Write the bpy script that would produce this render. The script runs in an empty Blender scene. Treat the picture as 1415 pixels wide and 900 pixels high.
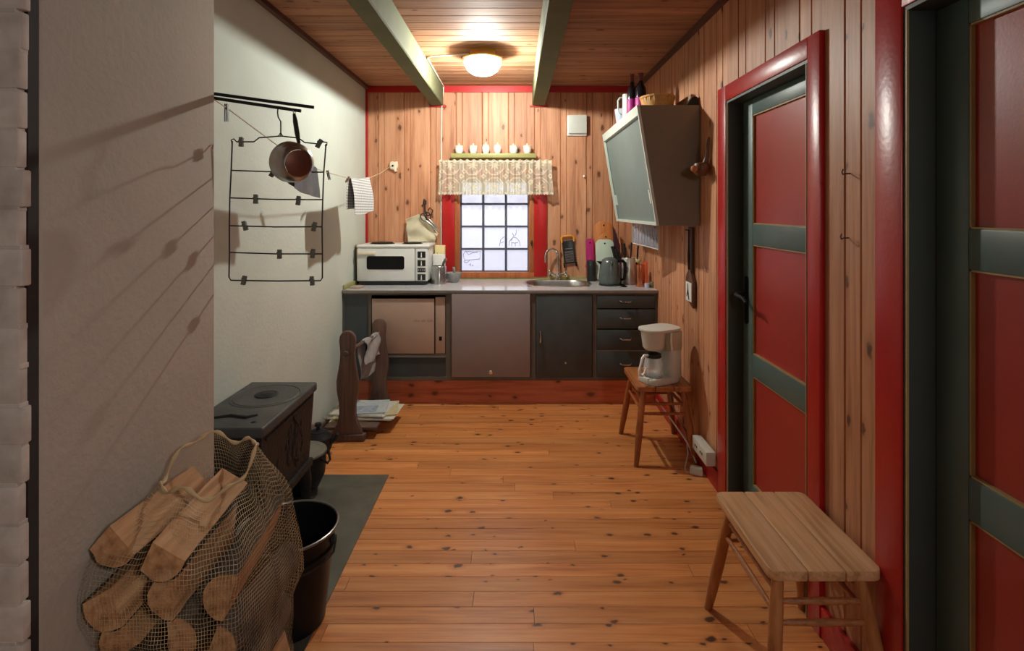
import bpy, bmesh, math, random
from mathutils import Vector, Matrix, Euler, noise
PI = math.pi
random.seed(7)
scene = bpy.context.scene
COL = scene.collection

# ------------------------------------------------------------------ camera, world, lights, exposure
CAMZ, F, PX, PY = 1.48, 750.0, 714.0, 290.0
cam_d = bpy.data.cameras.new('camera')
cam = bpy.data.objects.new('camera', cam_d); COL.objects.link(cam)
cam.location = (0, 0, CAMZ); cam.rotation_euler = (PI/2, 0, 0)
cam_d.sensor_fit = 'HORIZONTAL'; cam_d.sensor_width = 36.0
cam_d.lens = F/1415*36
cam_d.shift_x = (707.5-PX)/1415; cam_d.shift_y = (PY-450)/1415
cam_d.clip_start = 0.02
scene.camera = cam
LAMP_STRENGTH = 5.0       # glow of the ceiling lamp's glass
BULB_POWER = 118.0         # its bulb, inside the glass
SKY_STRENGTH = 1.35
vs = scene.view_settings
vs.view_transform = 'Standard'; vs.look = 'None'; vs.gamma = 1.0; vs.use_curve_mapping = False
vs.exposure = 0.18
world = bpy.data.worlds.new('winter_daylight'); scene.world = world
world.use_nodes = True
bg = world.node_tree.nodes['Background']
bg.inputs[0].default_value = (0.80, 0.81, 1.0, 1); bg.inputs[1].default_value = SKY_STRENGTH

def area(name, loc, rot, sx, sy, power, col):
    d = bpy.data.lights.new(name, 'AREA'); d.shape = 'RECTANGLE'; d.size = sx; d.size_y = sy
    d.energy = power; d.color = col
    o = bpy.data.objects.new(name, d); COL.objects.link(o); o.location = loc; o.rotation_euler = rot
    return o
# the lamp of the adjoining room behind the camera
rl_ = area('rear_room_lamp', (0.90, -0.70, 2.0), (0, 0, 0), 0.26, 0.26, 8, (1.0, 0.96, 0.92))
rl_.rotation_euler = (Vector((-1.05, 1.35, .75))-Vector((0.90, -0.70, 2.0))).to_track_quat('-Z', 'Y').to_euler()
rl_.data.spread = math.radians(125)
# the window opening guides the daylight into the room
wp = area('window_portal', (-0.195, 4.90, 1.34), (-PI/2, 0, 0), 0.72, 0.90, 1, (1, 1, 1))
wp.data.cycles.is_portal = True

# ------------------------------------------------------------------ helpers
def at(px, py, Y):
    return Vector(((px-PX)*Y/F, Y, CAMZ-(py-PY)*Y/F))

def woff(o):
    v = Vector((0, 0, 0))
    while o is not None:
        v += o.location; o = o.parent
    return v

class MB:
    def __init__(s): s.bm = bmesh.new()
    def _merge(s, other):
        me = bpy.data.meshes.new('t'); other.to_mesh(me); other.free(); s.bm.from_mesh(me); bpy.data.meshes.remove(me)
    def box(s, x0, x1, y0, y1, z0, z1, bev=0, seg=2, M=None):
        b = bmesh.new(); bmesh.ops.create_cube(b, size=1)
        bmesh.ops.scale(b, vec=(abs(x1-x0), abs(y1-y0), abs(z1-z0)), verts=b.verts)
        bmesh.ops.translate(b, vec=((x0+x1)/2, (y0+y1)/2, (z0+z1)/2), verts=b.verts)
        if bev > 0: bmesh.ops.bevel(b, geom=b.edges[:], offset=bev, segments=seg, affect='EDGES', profile=0.5)
        if M is not None: bmesh.ops.transform(b, matrix=M, verts=b.verts)
        s._merge(b); return s
    def cone(s, p, q, r0, r1=None, n=20, caps=True):
        r1 = r0 if r1 is None else r1
        return s.tube([p, q], [r0, r1], n, caps)
    def tube(s, path, r, n=10, caps=True, closed=False):
        path = [Vector(p) for p in path]; m = len(path)
        rr = r if isinstance(r, (list, tuple)) else [r]*m
        bm = s.bm; rings = []
        up = None
        for i, p in enumerate(path):
            if closed: t = path[(i+1) % m]-path[i-1]
            elif i == 0: t = path[1]-path[0]
            elif i == m-1: t = path[-1]-path[-2]
            else: t = path[i+1]-path[i-1]
            t.normalize()
            if up is None:
                up = Vector((0, 0, 1)) if abs(t.z) < .9 else Vector((1, 0, 0))
            a = (up - t*up.dot(t))
            if a.length < 1e-5: a = t.orthogonal()
            a.normalize(); up = a; b = t.cross(a)
            rings.append([bm.verts.new(p+(a*math.cos(2*PI*k/n)+b*math.sin(2*PI*k/n))*rr[i]) for k in range(n)])
        for i in range(m if closed else m-1):
            A, B = rings[i], rings[(i+1) % m]
            for k in range(n):
                bm.faces.new((A[k], A[(k+1) % n], B[(k+1) % n], B[k]))
        if caps and not closed:
            bm.faces.new(rings[0][::-1]); bm.faces.new(rings[-1])
        return s
    def lathe(s, prof, c=(0, 0, 0), n=32, M=None, a0=0, a1=2*PI):
        bm = bmesh.new(); rings = []
        full = abs(a1-a0-2*PI) < 1e-6
        for (r, z) in prof:
            if r < 1e-6: rings.append([bm.verts.new((0, 0, z))])
            else:
                cnt = n if full else n+1
                rings.append([bm.verts.new((r*math.cos(a0+(a1-a0)*k/n), r*math.sin(a0+(a1-a0)*k/n), z)) for k in range(cnt)])
        for A, B in zip(rings, rings[1:]):
            cnt = n
            for k in range(cnt):
                if len(A) == 1 and len(B) == 1: continue
                k2 = (k+1) % n if full else k+1
                if len(A) == 1: bm.faces.new((A[0], B[k2], B[k]))
                elif len(B) == 1: bm.faces.new((A[k], A[k2], B[0]))
                else: bm.faces.new((A[k], A[k2], B[k2], B[k]))
        if M is not None: bmesh.ops.transform(bm, matrix=M, verts=bm.verts)
        bmesh.ops.translate(bm, vec=c, verts=bm.verts)
        s._merge(bm); return s
    def prism(s, pts, d, bev=0, M=None):
        """pts: planar 3D loop, d: extrusion vector"""
        bm = bmesh.new(); d = Vector(d)
        a = [bm.verts.new(Vector(p)) for p in pts]; b = [bm.verts.new(Vector(p)+d) for p in pts]
        n = len(pts)
        bm.faces.new(a); bm.faces.new(b[::-1])
        for k in range(n): bm.faces.new((a[k], b[k], b[(k+1) % n], a[(k+1) % n]))
        bmesh.ops.recalc_face_normals(bm, faces=bm.faces)
        if bev > 0:
            es = [e for e in bm.edges if len(e.link_faces) == 2 and e.calc_face_angle(0) > .6]
            bmesh.ops.bevel(bm, geom=es, offset=bev, segments=2, affect='EDGES', profile=0.5)
        if M is not None: bmesh.ops.transform(bm, matrix=M, verts=bm.verts)
        s._merge(bm); return s
    def sphere(s, c, r, sc=(1, 1, 1), n=20):
        b = bmesh.new(); bmesh.ops.create_uvsphere(b, u_segments=n, v_segments=max(6, n//2), radius=r)
        bmesh.ops.scale(b, vec=sc, verts=b.verts); bmesh.ops.translate(b, vec=c, verts=b.verts)
        s._merge(b); return s
    def grid(s, fn, nu, nv, uvfn=None, thick=0):
        bm = s.bm
        V = [[bm.verts.new(fn(i/nu, j/nv)) for j in range(nv+1)] for i in range(nu+1)]
        uv = bm.loops.layers.uv.verify() if uvfn else None
        for i in range(nu):
            for j in range(nv):
                f = bm.faces.new((V[i][j], V[i+1][j], V[i+1][j+1], V[i][j+1]))
                if uvfn:
                    for l, (a, b) in zip(f.loops, ((i, j), (i+1, j), (i+1, j+1), (i, j+1))): l[uv].uv = uvfn(a/nu, b/nv)
        return s
    def build(s, name, m, parent=None, smooth=35, loc=None, recalc=True, solid=0):
        bm = s.bm
        if recalc: bmesh.ops.recalc_face_normals(bm, faces=bm.faces)
        if solid: bmesh.ops.solidify(bm, geom=bm.faces[:]+bm.edges[:]+bm.verts[:], thickness=solid)
        if parent is not None: o0 = woff(parent)
        elif loc is not None: o0 = Vector(loc)
        else:
            xs = [v.co.x for v in bm.verts]; ys = [v.co.y for v in bm.verts]; zs = [v.co.z for v in bm.verts]
            o0 = Vector(((min(xs)+max(xs))/2, (min(ys)+max(ys))/2, min(zs)))
        bmesh.ops.translate(bm, vec=-o0, verts=bm.verts)
        me = bpy.data.meshes.new(name); bm.to_mesh(me); bm.free()
        me.materials.append(m)
        if smooth:
            me.polygons.foreach_set('use_smooth', [True]*len(me.polygons))
            me.set_sharp_from_angle(angle=math.radians(smooth))
        o = bpy.data.objects.new(name, me); COL.objects.link(o)
        if parent is not None: o.parent = parent
        else: o.location = o0
        return o

def thing(name, label, cat, loc, group=None):
    o = bpy.data.objects.new(name, None); COL.objects.link(o); o.empty_display_size = .05
    o.location = loc; o['label'] = label; o['category'] = cat
    if group: o['group'] = group
    return o
def tag(o, label, cat, group=None, kind=None):
    o['label'] = label; o['category'] = cat
    if group: o['group'] = group
    if kind: o['kind'] = kind
    return o
def struct(o): o['kind'] = 'structure'; return o
def structroot(name, loc):
    o = bpy.data.objects.new(name, None); COL.objects.link(o); o.location = loc; o['kind'] = 'structure'; return o
def copy_tree(o, parent=None):
    c = o.copy(); COL.objects.link(c)
    if parent is not None: c.parent = parent
    for ch in [x for x in COL.objects if x.parent == o]: copy_tree(ch, c)
    return c
def arc(c, r, a0, a1, n, ax=Vector((1, 0, 0)), ay=Vector((0, 0, 1))):
    c = Vector(c)
    return [c+ax*(r*math.cos(a0+(a1-a0)*k/n))+ay*(r*math.sin(a0+(a1-a0)*k/n)) for k in range(n+1)]
def rrect(x0, x1, y0, y1, r, n=6):
    out = []
    for (cx, cy, a) in ((x1-r, y1-r, 0), (x0+r, y1-r, PI/2), (x0+r, y0+r, PI), (x1-r, y0+r, 1.5*PI)):
        for k in range(n+1):
            t = a+PI/2*k/n; out.append((cx+r*math.cos(t), cy+r*math.sin(t)))
    return out
def rotm(c, e):
    c = Vector(c)
    return Matrix.Translation(c) @ Euler(e).to_matrix().to_4x4() @ Matrix.Translation(-c)
def align(c, d):
    return Matrix.Translation(Vector(c)) @ Vector(d).normalized().to_track_quat('Z', 'Y').to_matrix().to_4x4()

# ------------------------------------------------------------------ materials
def newmat(name):
    m = bpy.data.materials.new(name); m.use_nodes = True
    nt = m.node_tree; return m, nt, nt.nodes['Principled BSDF']
def nd(nt, typ, ins=None, **kw):
    n = nt.nodes.new(typ)
    for k, v in kw.items(): setattr(n, k, v)
    for k, v in (ins or {}).items():
        s = n.inputs[k]
        if hasattr(v, 'is_output') : nt.links.new(v, s)
        else: s.default_value = v
    return n
def mth(nt, op, a, b=None, c=None):
    n = nt.nodes.new('ShaderNodeMath'); n.operation = op
    for i, v in enumerate((a, b, c)):
        if v is None: continue
        if hasattr(v, 'is_output'): nt.links.new(v, n.inputs[i])
        else: n.inputs[i].default_value = v
    return n.outputs[0]
def mixc(nt, f, a, b, blend='MIX'):
    n = nt.nodes.new('ShaderNodeMix'); n.data_type = 'RGBA'; n.blend_type = blend
    for s, v in ((n.inputs[0], f), (n.inputs[6], a), (n.inputs[7], b)):
        if hasattr(v, 'is_output'): nt.links.new(v, s)
        else: s.default_value = v if not isinstance(v, tuple) else (*v[:3], 1)
    return n.outputs[2]
def ramp(nt, f, stops):
    n = nt.nodes.new('ShaderNodeValToRGB'); nt.links.new(f, n.inputs[0])
    e = n.color_ramp.elements
    while len(e) > 1: e.remove(e[0])
    e[0].position = stops[0][0]; e[0].color = (*stops[0][1], 1)
    for p, c in stops[1:]:
        x = e.new(p); x.color = (*c, 1)
    return n.outputs[0]
def lin(r, g, b):
    f = lambda c: (c/255/12.92) if c/255 <= .04045 else ((c/255+.055)/1.055)**2.4
    return (f(r), f(g), f(b))

def plain(name, col, rough=.5, metal=0, var=.12, scale=12, bump=0, bscale=80, coat=0, spec=None):
    m, nt, p = newmat(name)
    tc = nd(nt, 'ShaderNodeTexCoord')
    n = nd(nt, 'ShaderNodeTexNoise', {'Vector': tc.outputs['Object'], 'Scale': scale, 'Detail': 4.0})
    d = tuple(c*(1-var) for c in col); l = tuple(min(1, c*(1+var)) for c in col)
    c = ramp(nt, n.outputs[0], [(.3, d), (.7, l)])
    nt.links.new(c, p.inputs['Base Color'])
    p.inputs['Roughness'].default_value = rough; p.inputs['Metallic'].default_value = metal
    if coat: p.inputs['Coat Weight'].default_value = coat; p.inputs['Coat Roughness'].default_value = .12
    if spec is not None: p.inputs['Specular IOR Level'].default_value = spec
    if bump:
        n2 = nd(nt, 'ShaderNodeTexNoise', {'Vector': tc.outputs['Object'], 'Scale': bscale, 'Detail': 3.0})
        b = nd(nt, 'ShaderNodeBump', {'Height': n2.outputs[0], 'Strength': bump, 'Distance': .01})
        nt.links.new(b.outputs[0], p.inputs['Normal'])
    return m

def wood(name, dark, mid, light, axis='Z', grain=26, rough=.45, knots=0, kscale=(5, 2.4), knotcol=(.10, .035, .015), coat=0, island=.35, bump=.08, kthr=.10, kprob=.55):
    """grain runs along axis; boards vary per island"""
    m, nt, p = newmat(name)
    geo = nd(nt, 'ShaderNodeNewGeometry'); tc = nd(nt, 'ShaderNodeTexCoord')
    rnd = geo.outputs['Random Per Island']
    vec = tc.outputs['Object']
    off = nd(nt, 'ShaderNodeCombineXYZ', {0: mth(nt, 'MULTIPLY', rnd, 17.3), 1: mth(nt, 'MULTIPLY', rnd, 23.7), 2: mth(nt, 'MULTIPLY', rnd, 11.9)})
    add = nd(nt, 'ShaderNodeVectorMath', {0: vec, 1: off.outputs[0]}, operation='ADD').outputs[0]
    sc = {'X': (1.2, grain, grain), 'Y': (grain, 1.2, grain), 'Z': (grain, grain, 1.2)}[axis]
    mp = nd(nt, 'ShaderNodeMapping', {'Vector': add, 'Scale': sc})
    n1 = nd(nt, 'ShaderNodeTexNoise', {'Vector': mp.outputs[0], 'Scale': 1.0, 'Detail': 5.0, 'Roughness': .6, 'Distortion': .5})
    mp2 = nd(nt, 'ShaderNodeMapping', {'Vector': add, 'Scale': tuple(c*4 for c in sc)})
    n2 = nd(nt, 'ShaderNodeTexNoise', {'Vector': mp2.outputs[0], 'Scale': 1.0, 'Detail': 2.0})
    g = mth(nt, 'ADD', mth(nt, 'MULTIPLY', n1.outputs[0], .75), mth(nt, 'MULTIPLY', n2.outputs[0], .25))
    col = ramp(nt, g, [(.34, dark), (.5, mid), (.66, light)])
    # board to board tone
    tone = mth(nt, 'ADD', mth(nt, 'MULTIPLY', rnd, island), 1-island*.5)
    hs = nd(nt, 'ShaderNodeHueSaturation', {'Color': col, 'Value': tone})
    col = hs.outputs[0]
    if knots:
        spa = nd(nt, 'ShaderNodeSeparateXYZ', {0: add})
        U = mth(nt, 'ADD', spa.outputs[0], spa.outputs[1]) if axis == 'Z' else spa.outputs[1]
        Vv = spa.outputs[2] if axis == 'Z' else spa.outputs[0]
        if axis == 'X': U = mth(nt, 'ADD', U, spa.outputs[2])
        wob = nd(nt, 'ShaderNodeTexNoise', {'Vector': add, 'Scale': 40.0, 'Detail': 1.0})
        w2 = mth(nt, 'MULTIPLY', mth(nt, 'SUBTRACT', wob.outputs[0], .5), .02)
        kv = nd(nt, 'ShaderNodeCombineXYZ', {0: mth(nt, 'MULTIPLY', mth(nt, 'ADD', U, w2), kscale[0]), 1: mth(nt, 'MULTIPLY', mth(nt, 'ADD', Vv, w2), kscale[1])})
        v = nd(nt, 'ShaderNodeTexVoronoi', {'Vector': kv.outputs[0], 'Scale': 1.0, 'Randomness': 1.0}, voronoi_dimensions='2D')
        sepc = nd(nt, 'ShaderNodeSeparateColor', {0: v.outputs['Color']})
        ok = mth(nt, 'GREATER_THAN', sepc.outputs[0], 1-kprob)
        size = mth(nt, 'MULTIPLY', mth(nt, 'ADD', sepc.outputs[1], .35), kthr)
        mr = nd(nt, 'ShaderNodeMapRange', {0: mth(nt, 'DIVIDE', v.outputs['Distance'], size), 1: .55, 2: 1.05, 3: 1.0, 4: 0.0})
        halo = nd(nt, 'ShaderNodeMapRange', {0: mth(nt, 'DIVIDE', v.outputs['Distance'], size), 1: .8, 2: 2.3, 3: .45, 4: 0.0})
        col = mixc(nt, mth(nt, 'MULTIPLY', halo.outputs[0], ok), col, dark)
        col = mixc(nt, mth(nt, 'MULTIPLY', mth(nt, 'MULTIPLY', mr.outputs[0], ok), knots), col, knotcol)
    nt.links.new(col, p.inputs['Base Color'])
    p.inputs['Roughness'].default_value = rough
    if coat: p.inputs['Coat Weight'].default_value = coat; p.inputs['Coat Roughness'].default_value = .22
    b = nd(nt, 'ShaderNodeBump', {'Height': g, 'Strength': bump, 'Distance': .01})
    nt.links.new(b.outputs[0], p.inputs['Normal'])
    return m

def glassy(name, col, alpha, rough=.08):
    """thin clear sheet: partly transparent, partly glossy/diffuse"""
    m, nt, p = newmat(name)
    out = nt.nodes['Material Output']
    p.inputs['Base Color'].default_value = (*col, 1); p.inputs['Roughness'].default_value = rough
    tr = nd(nt, 'ShaderNodeBsdfTransparent')
    mx = nd(nt, 'ShaderNodeMixShader', {0: alpha, 1: tr.outputs[0], 2: p.outputs[0]})
    nt.links.new(mx.outputs[0], out.inputs[0])
    return m

PINE = (lin(164, 106, 74), lin(196, 138, 102), lin(210, 158, 122))
M_WALLW = wood('pine_wall', *PINE, axis='Z', grain=22, rough=.5, knots=.9, kscale=(9, 4.6), kthr=.12, kprob=.40, island=.24)
M_CEIL = wood('pine_ceiling', lin(138, 94, 68), lin(168, 120, 90), lin(184, 138, 106), axis='X', grain=20, rough=.72, knots=.7, kscale=(9, 4), kthr=.09, kprob=.3, island=.25)
M_FLOOR = wood('pine_floor', lin(178, 106, 56), lin(210, 136, 76), lin(222, 156, 96), axis='X', grain=22, rough=.36, knots=.92, kscale=(12, 7.0), kthr=.12, kprob=.45, knotcol=(.055, .02, .01), island=.3, coat=.25)
M_KICK = wood('red_stained_pine', lin(160, 84, 58), lin(192, 108, 76), lin(204, 122, 88), axis='X', grain=20, rough=.5, knots=.8, kscale=(10, 6), kthr=.16, kprob=.4)
M_STOOL = wood('worn_pine_stool', lin(176, 130, 88), lin(210, 164, 120), lin(224, 184, 142), axis='Y', grain=30, rough=.42, island=.2)
M_STOOLLEG = wood('stool_leg_wood', lin(150, 92, 54), lin(178, 116, 70), lin(194, 132, 84), axis='Z', grain=30, rough=.4, island=.15)
M_STOOL2 = wood('orange_pine_stool', lin(140, 84, 44), lin(172, 106, 60), lin(190, 124, 74), axis='Y', grain=30, rough=.4, island=.2)
M_STOOL2LEG = wood('orange_stool_leg', lin(128, 70, 36), lin(158, 90, 48), lin(176, 106, 60), axis='Z', grain=30, rough=.4, island=.15)
M_DARKWOOD = wood('dark_carved_wood', lin(72, 52, 44), lin(96, 72, 62), lin(112, 86, 74), axis='Z', grain=24, rough=.55)
M_BOARDO = wood('orange_cutting_board_wood', lin(176, 98, 44), lin(206, 126, 66), lin(220, 146, 84), axis='Z', grain=30, rough=.5)
M_WINWOOD = wood('window_pine', lin(150, 80, 42), lin(178, 102, 58), lin(192, 118, 70), axis='Z', grain=26, rough=.4)
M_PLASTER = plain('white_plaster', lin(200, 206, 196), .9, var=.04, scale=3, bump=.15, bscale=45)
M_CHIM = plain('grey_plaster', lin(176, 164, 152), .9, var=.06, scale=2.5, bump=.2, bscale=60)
M_RED = plain('red_gloss_paint', lin(178, 30, 30), .33, var=.06, scale=4, bump=.06, bscale=60)
M_REDPAN = plain('red_door_panel_paint', lin(166, 52, 44), .36, var=.08, scale=3, bump=.03, bscale=120)
M_GREEN = plain('blue_green_door_paint', lin(84, 104, 102), .42, var=.07, scale=5)
M_JAMB = plain('dark_green_paint', lin(66, 74, 70), .5, var=.08, scale=5)
M_OCHRE = plain('ochre_bead_paint', lin(170, 146, 96), .5, var=.1)
M_BEAM = plain('grey_green_beam_paint', lin(110, 112, 84), .75, var=.09, scale=5, bump=.08, bscale=20, spec=.15)
M_BROWNTRIM = plain('dark_brown_trim', lin(92, 56, 44), .5, var=.1)
M_GAPSHADE = plain('gap_shade_dark', lin(44, 36, 34), .8, var=.2)  # shade of the brick-to-plaster gap, put in as a dark colour
M_IRON = plain('black_cast_iron', lin(40, 41, 42), .5, var=.2, scale=8, bump=.25, bscale=60, spec=.14)
M_IRONTOP = plain('grey_stove_top', lin(74, 75, 74), .5, var=.22, scale=9, bump=.15, bscale=70, spec=.25)
M_BLACK = plain('black_enamel', lin(20, 20, 23), .36, var=.15, scale=8, spec=.15)
M_BLACKPLASTIC = plain('black_plastic', lin(36, 38, 38), .3, var=.1)
M_WIRE = plain('dark_wire', lin(48, 44, 42), .45, metal=.4, var=.1)
M_MAT = plain('dark_steel_floor_plate', lin(92, 92, 82), .55, metal=.25, var=.3, scale=6, bump=.1, bscale=40)
M_STEEL = plain('brushed_steel', lin(190, 190, 188), .28, metal=1, var=.1, scale=20)
M_CHROME = plain('chrome', lin(225, 225, 225), .1, metal=1, var=.03)
M_COPPER = plain('copper', lin(214, 130, 96), .3, metal=1, var=.12)
M_COPPERPAN = plain('dull_copper', lin(112, 72, 58), .5, metal=.7, var=.2, scale=20)
M_WHITE = plain('white_enamel', lin(224, 226, 222), .32, var=.03)
M_OFFWHITE = plain('off_white_plastic', lin(206, 206, 196), .4, var=.04)
M_PORC = plain('white_porcelain', lin(236, 236, 230), .18, var=.02)
M_LID = plain('cream_wood_lid', lin(238, 226, 200), .5, var=.04)
M_GREENLID = plain('yellow_green_shelf_paint', lin(160, 156, 96), .45, var=.08)
M_TOP = plain('pale_grey_worktop', lin(200, 200, 204), .11, var=.05, scale=30)
M_EDGE = plain('grey_metal_edge', lin(140, 138, 134), .4, metal=.5, var=.08)
M_FRAME = plain('grey_brown_frame_paint', lin(100, 90, 80), .55, var=.1, scale=8)
M_PANELDK = plain('slate_grey_panel', lin(72, 78, 82), .5, var=.1, scale=8)
M_BEIGE = plain('beige_hardboard', lin(184, 158, 142), .6, var=.05, scale=6)
M_MAUVE = plain('mauve_grey_front', lin(146, 132, 132), .5, var=.04, scale=6)
M_CHAR = plain('charcoal_front_paint', lin(66, 71, 73), .48, var=.14, scale=10)
M_CHAR2 = plain('dark_charcoal_drawer', lin(60, 66, 68), .48, var=.14, scale=10)
M_CABSIDE = plain('olive_brown_cabinet_side', lin(128, 118, 100), .55, var=.06, scale=8)
M_CABFRAME = plain('pale_mint_cabinet_frame', lin(204, 216, 206), .4, var=.04)
M_CABDOOR = plain('grey_teal_sliding_door', lin(108, 128, 128), .42, var=.06, scale=5)
M_PINK = plain('magenta_plastic', lin(176, 28, 104), .35, var=.06)
M_MINT = plain('pale_mint_plastic', lin(196, 212, 194), .4, var=.04)
M_ORANGE = plain('orange_yellow_plastic', lin(232, 160, 40), .4, var=.06)
M_CLOTHB = plain('beige_cotton', lin(214, 204, 176), .95, var=.06, scale=20, bump=.3, bscale=200)
M_CLOTHG = plain('grey_rag', lin(150, 146, 146), .95, var=.15, scale=20, bump=.3, bscale=150)
M_CLOTHD = plain('dark_grey_cloth', lin(104, 104, 108), .95, var=.15, scale=20, bump=.3, bscale=150)
M_CORD = plain('pale_cord', lin(200, 184, 150), .8, var=.1)
M_CABLE = plain('white_cable', lin(230, 226, 214), .5, var=.03)
M_GREYCABLE = plain('grey_cable', lin(176, 168, 158), .5, var=.05)
M_PAPER = plain('newsprint', lin(206, 202, 190), .9, var=.1, scale=60)
M_PAPERB = plain('blue_grey_newsprint', lin(178, 188, 190), .9, var=.1, scale=60)
M_PAPERY = plain('yellowed_newsprint', lin(196, 182, 140), .9, var=.1, scale=60)
M_STONE = plain('grey_stone', lin(150, 152, 150), .7, var=.12, scale=40)
M_SNOW = plain('snow', lin(240, 240, 248), .9, var=.02)
M_WICKER = plain('wicker', lin(206, 150, 84), .6, var=.2, scale=30)
M_BROWNB = plain('brown_board', lin(150, 112, 76), .6, var=.1)
M_PEG = plain('grey_green_peg_plastic', lin(96, 100, 92), .5, var=.08)
M_BOTTLE = plain('dark_bottle_glass', lin(34, 30, 34), .12, var=.1)
M_WAX = plain('dark_red_bottle_cap', lin(110, 50, 54), .4, var=.1)
M_CLEARGLASS = glassy('clear_glass', (.9, .95, .95), .28, .05)
M_LABEL = plain('magenta_label', lin(170, 40, 130), .5, var=.15, scale=40)
M_BLUEW = plain('bluish_white_ceramic', lin(190, 196, 216), .3, var=.03)
M_TIN = plain('olive_tin', lin(120, 110, 80), .4, metal=.4, var=.1)
M_REDCOP = plain('red_orange_enamel', lin(206, 88, 54), .3, var=.06)
M_PURPLE = plain('dark_plum_wood', lin(74, 42, 56), .45, var=.1)
M_INK = plain('ink_blue_grey', lin(110, 120, 140), .7, var=.05)
M_DRAW = plain('grey_line_drawing', lin(70, 70, 84), .8, var=.1)
M_PLASTIC_CLEAR = glassy('ribbed_clear_plastic', (.30, .32, .38), .5, .12)
M_MUNTIN = plain('lead_grey_glazing_bar', lin(84, 86, 104), .5, var=.08)
M_DARKBROWN = plain('dark_brown_turned_wood', lin(96, 62, 40), .4, var=.12)
M_YELLOWSOFT = plain('pale_yellow_card', lin(232, 218, 160), .7, var=.04)
M_RUST = plain('dark_rusty_metal', lin(76, 58, 56), .4, metal=.5, var=.2, scale=30)
M_BRASS = plain('brass', lin(206, 160, 84), .3, metal=1, var=.06)
M_WHITECARD = plain('white_card', lin(220, 220, 214), .7, var=.03)

def brickmat():
    m, nt, p = newmat('painted_brick')
    tc = nd(nt, 'ShaderNodeTexCoord')
    n = nd(nt, 'ShaderNodeTexNoise', {'Vector': tc.outputs['Object'], 'Scale': 14.0, 'Detail': 5.0})
    geo = nd(nt, 'ShaderNodeNewGeometry')
    c = ramp(nt, n.outputs[0], [(.3, lin(168, 156, 148)), (.7, lin(206, 194, 184))])
    hs = nd(nt, 'ShaderNodeHueSaturation', {'Color': c, 'Value': mth(nt, 'ADD', mth(nt, 'MULTIPLY', geo.outputs['Random Per Island'], .18), .9)})
    nt.links.new(hs.outputs[0], p.inputs['Base Color']); p.inputs['Roughness'].default_value = .8
    b = nd(nt, 'ShaderNodeBump', {'Height': n.outputs[0], 'Strength': .35, 'Distance': .01})
    nt.links.new(b.outputs[0], p.inputs['Normal'])
    return m
M_BRICK = brickmat()

def netmat():
    m, nt, p = newmat('woven_plastic_net')
    out = nt.nodes['Material Output']
    uv = nd(nt, 'ShaderNodeUVMap')
    wob = nd(nt, 'ShaderNodeTexNoise', {'Vector': uv.outputs[0], 'Scale': 9.0, 'Detail': 2.0})
    wv = nd(nt, 'ShaderNodeVectorMath', {0: wob.outputs[1], 1: (.02, .02, .0)}, operation='MULTIPLY').outputs[0]
    av = nd(nt, 'ShaderNodeVectorMath', {0: uv.outputs[0], 1: wv}, operation='ADD').outputs[0]
    sp = nd(nt, 'ShaderNodeSeparateXYZ', {0: av})
    def lines(c, pitch, w):
        f = mth(nt, 'FRACT', mth(nt, 'DIVIDE', c, pitch))
        return mth(nt, 'LESS_THAN', f, w)
    a = lines(sp.outputs[0], .0085, .15); b = lines(sp.outputs[1], .0095, .14)
    mask = mth(nt, 'MAXIMUM', a, b)
    nz = nd(nt, 'ShaderNodeTexNoise', {'Vector': uv.outputs[0], 'Scale': 6.0})
    mask = mth(nt, 'MULTIPLY', mask, nd(nt, 'ShaderNodeMapRange', {0: nz.outputs[0], 1: .35, 2: .62, 3: .35, 4: 1.0}).outputs[0])
    p.inputs['Base Color'].default_value = (*lin(196, 172, 132), 1); p.inputs['Roughness'].default_value = .4
    tr = nd(nt, 'ShaderNodeBsdfTransparent')
    mx = nd(nt, 'ShaderNodeMixShader', {0: mask, 1: tr.outputs[0], 2: p.outputs[0]})
    nt.links.new(mx.outputs[0], out.inputs[0])
    return m
M_NET = netmat()
M_HEM = plain('net_hem', lin(196, 168, 126), .6, var=.12, scale=30)

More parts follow.
